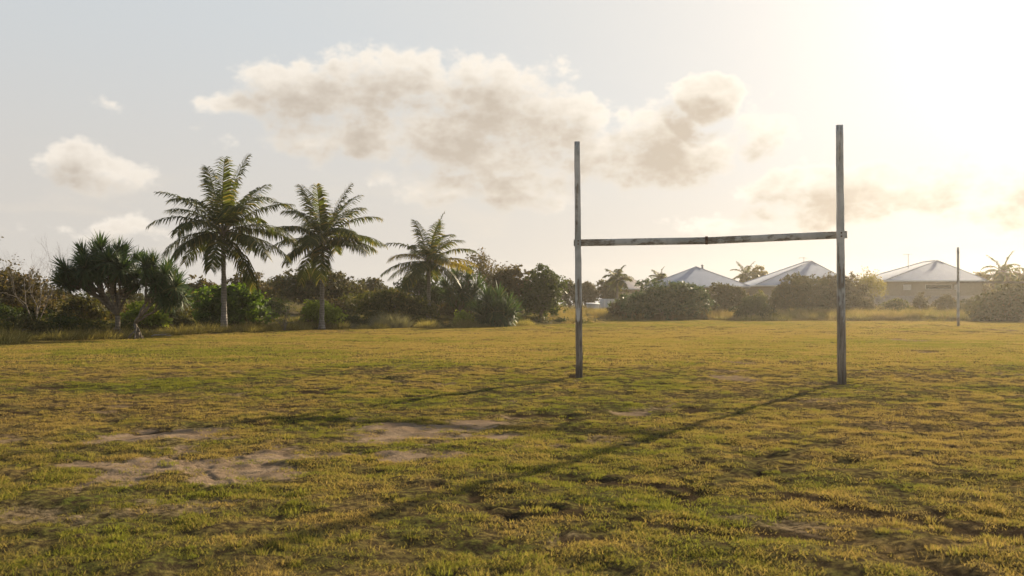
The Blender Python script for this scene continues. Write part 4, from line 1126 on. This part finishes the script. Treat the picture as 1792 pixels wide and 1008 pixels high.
# ================================================================== GOALS
def paintmat(name, bare_lo=0.0, white=0.62, dark_top=2.0, seed=0.0, foot_on=True):
    """weathered white paint flaking from grey timber; the foot is bare, damp and dark"""
    m, t, out = newmat(name)
    tc = t.n('ShaderNodeTexCoord').outputs['Object']
    off = t.vmath('ADD', tc, (seed, seed * 0.7, seed * 1.3))
    mp = t.n('ShaderNodeMapping'); t.set(mp.inputs[0], off); mp.inputs['Scale'].default_value = GRAIN
    g1 = t.noise(mp.outputs[0], 9, 7, 0.65, 0.3)
    g2 = t.noise(mp.outputs[0], 40, 4, 0.6)
    g3 = t.noise(off, 1.6, 4, 0.6)
    wood = t.mix(t.mr(g2, 0.3, 0.7), (0.20, 0.16, 0.12), (0.45, 0.39, 0.32))
    paint = t.mix(t.mr(g3, 0.35, 0.7), (white, white * 0.96, white * 0.88), (white * 0.60, white * 0.60, white * 0.54))
    sp = t.n('ShaderNodeSeparateXYZ'); t.set(sp.inputs[0], tc)
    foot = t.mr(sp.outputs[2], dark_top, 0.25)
    f = t.math('ADD', g1, t.math('MULTIPLY', t.math('SUBTRACT', g3, 0.5), 0.55))
    if foot_on: f = t.math('ADD', f, t.math('MULTIPLY', foot, 0.42))
    flake = t.mr(f, 0.46 + bare_lo, 0.56 + bare_lo)
    col = t.mix(flake, paint, wood)
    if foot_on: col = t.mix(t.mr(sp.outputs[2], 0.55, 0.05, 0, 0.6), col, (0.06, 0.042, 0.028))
    principled(t, out, col, 0.85, t.math('SUBTRACT', g2, flake), 0.6, 0.006, 0.2)
    return m

def beam(rs, p0, p1, w0, w1, t0, t1, n=14, wob=0.008):
    """squared timber from p0 to p1, slightly irregular; w across the picture plane, t front to back"""
    mb = MB()
    p0 = np.array(p0, float); p1 = np.array(p1, float)
    ax = p1 - p0; L = np.linalg.norm(ax); ax /= L
    side = np.cross(ax, [0, 0, 1.0]) if abs(ax[2]) < 0.7 else np.array([1.0, 0, 0])
    side /= np.linalg.norm(side); fr = np.cross(ax, side)
    V = []
    ch = 0.12
    for i in range(n):
        f = i / (n - 1)
        c = p0 + (p1 - p0) * f + side * rs.normal() * wob * (0 < i < n - 1) * 0.25 + fr * rs.normal() * wob * (0 < i < n - 1) * 0.25
        w = (w0 + (w1 - w0) * f) / 2 * (1 + rs.normal() * 0.02); q = (t0 + (t1 - t0) * f) / 2
        for a, b in ((1, 1 - ch), (1 - ch, 1), (-1 + ch, 1), (-1, 1 - ch), (-1, -1 + ch), (-1 + ch, -1), (1 - ch, -1), (1, -1 + ch)):
            V.append(c + side * a * w + fr * b * q)
    k = 8
    i = np.arange(n - 1)[:, None] * k; j = np.arange(k)[None, :]; j2 = (j + 1) % k
    Q = np.stack([i + j, i + j2, i + k + j2, i + k + j], -1).reshape(-1, 4)
    e = len(V); V.append(p0); V.append(p1)
    T = [(e, (a + 1) % k, a) for a in range(k)] + [(e + 1, (n - 1) * k + a, (n - 1) * k + (a + 1) % k) for a in range(k)]
    mb.add(V, Q, T)
    return mb

def near_goal():
    global GRAIN
    rs = np.random.default_rng(3)
    dl, dr = F * CAMH / 128, F * CAMH / 138
    xl, xr = pxw(1014, dl), pxw(1473.5, dr)
    org = Vector(((xl + xr) / 2, (dl + dr) / 2, 0))
    t = thing('goal_posts', 'weathered wooden goal posts with sagging crossbar, near one standing on the turf', 'goal posts', org)
    GRAIN = (1, 1, 0.09)
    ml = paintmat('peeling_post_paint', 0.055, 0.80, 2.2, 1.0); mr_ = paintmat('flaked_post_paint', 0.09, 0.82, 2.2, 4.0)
    L0 = Vector((xl, dl, gz(xl, dl))) ; R0 = Vector((xr, dr, gz(xr, dr)))
    def rel(v): return np.array(Vector(v) - org)
    lt = (pxw(1010, dl), dl, pz(248, dl)); rt = (pxw(1469, dr), dr, pz(219, dr))
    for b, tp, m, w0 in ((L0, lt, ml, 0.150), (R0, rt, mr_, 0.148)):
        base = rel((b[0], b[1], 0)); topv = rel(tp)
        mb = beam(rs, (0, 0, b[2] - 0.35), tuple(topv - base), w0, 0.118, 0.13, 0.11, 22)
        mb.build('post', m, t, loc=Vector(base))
    GRAIN = (0.09, 1, 1)
    mc = paintmat('worn_crossbar_paint', 0.02, 0.72, 0, 9.0, False)
    # two timbers, joined in the middle, bolted behind the posts
    off = np.array([0, 0.125, 0])
    a = rel((pxw(1005.5, dl), dl, pz(424.5, dl))) + off
    dm = (dl + dr) / 2
    mid = rel((pxw(1240, dm), dm, pz(420.5, dm))) + off
    b = rel((pxw(1485, dr), dr - 0.04, pz(410.0, dr))) + off
    ax = (b - a) / np.linalg.norm(b - a)
    for p, q in ((a, mid - ax * 0.004), (mid + ax * 0.004, b)):
        c = (p + q) / 2
        mb = beam(rs, p - c, q - c, 0.10, 0.10, 0.145, 0.145, 12, 0.004)
        mb.build('crossbar', mc, t, loc=Vector(c))
    br = beam(rs, mid + ax * -0.03 + [0, -0.062, -0.085], mid + ax * -0.03 + [0, -0.062, 0.088], 0.055, 0.055, 0.02, 0.02, 3, 0)
    br.build('joint_plate', M_RUST, t)
    for c0, dd, pyb, pxb in ((a, dl, 424.5, 1011.5), (b, dr, 410.8, 1470.5)):
        c = rel((pxw(pxb, dd), dd, pz(pyb, dd)))
        for dz in (-0.035, 0.035):
            bm = MB(); tube(bm, np.array([c + [0.0, -0.085, dz], c + [0.0, -0.05, dz]]), 0.016, 8)
            bm.build('bolt', M_RUST, t)
M_RUST = plain('rusty_steel', (0.17, 0.10, 0.065), 0.8, 0.3, 12)
near_goal()

def far_goal():
    global GRAIN
    rs = np.random.default_rng(6)
    d = F * CAMH / 41.0
    x0 = pxw(1677, d); x1 = x0 + 5.6
    org = Vector(((x0 + x1) / 2, d, 0))
    t = thing('goal_posts', 'slim white goal posts with crossbar, far one before the rightmost house', 'goal posts', org)
    GRAIN = (1, 1, 0.1)
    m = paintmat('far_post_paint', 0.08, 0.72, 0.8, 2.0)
    for x in (x0, x1):
        mb = beam(rs, (0, 0, -0.3), (-0.02, 0, pz(433, d)), 0.15, 0.13, 0.13, 0.12, 10)
        mb.build('post', m, t, loc=Vector((x - org.x, 0, 0)))
    GRAIN = (0.1, 1, 1)
    mc = paintmat('far_crossbar_paint', -0.2, 0.3, 0, 5.0, False)
    mb = beam(rs, (-2.9, 0, 0), (2.9, 0, 0), 0.09, 0.09, 0.12, 0.12, 10)
    mb.build('crossbar', mc, t, loc=Vector((0, 0.12, pz(494, d))))
far_goal()

# ================================================================== HAZE
def haze():
    mb = MB(); box(mb, -266, -166, -3, 266, 326, 13)
    m, t, out = newmat('warm_haze')
    v = t.n('ShaderNodeVolumePrincipled')
    v.inputs['Color'].default_value = (0.97, 0.91, 0.81, 1)
    v.inputs['Density'].default_value = HAZE
    v.inputs['Anisotropy'].default_value = 0.70
    t.nt.links.new(v.outputs[0], out.inputs['Volume'])
    o = mb.build('haze', m); tag(o, 'warm low sun haze filling the air over the field', 'haze', None, 'stuff')
HAZE = 0.00033
haze()

SC.view_settings.view_transform = 'Standard'; SC.view_settings.look = 'None'
SC.view_settings.exposure = 0.90; SC.view_settings.gamma = 1.0; SC.view_settings.use_curve_mapping = False
SC.render.film_transparent = False
cy = SC.cycles
cy.use_denoising = True; cy.denoising_prefilter = 'ACCURATE'; cy.sample_clamp_indirect = 6
cy.max_bounces = 8; cy.diffuse_bounces = 3; cy.glossy_bounces = 2; cy.transmission_bounces = 4; cy.volume_bounces = 0; cy.transparent_max_bounces = 8
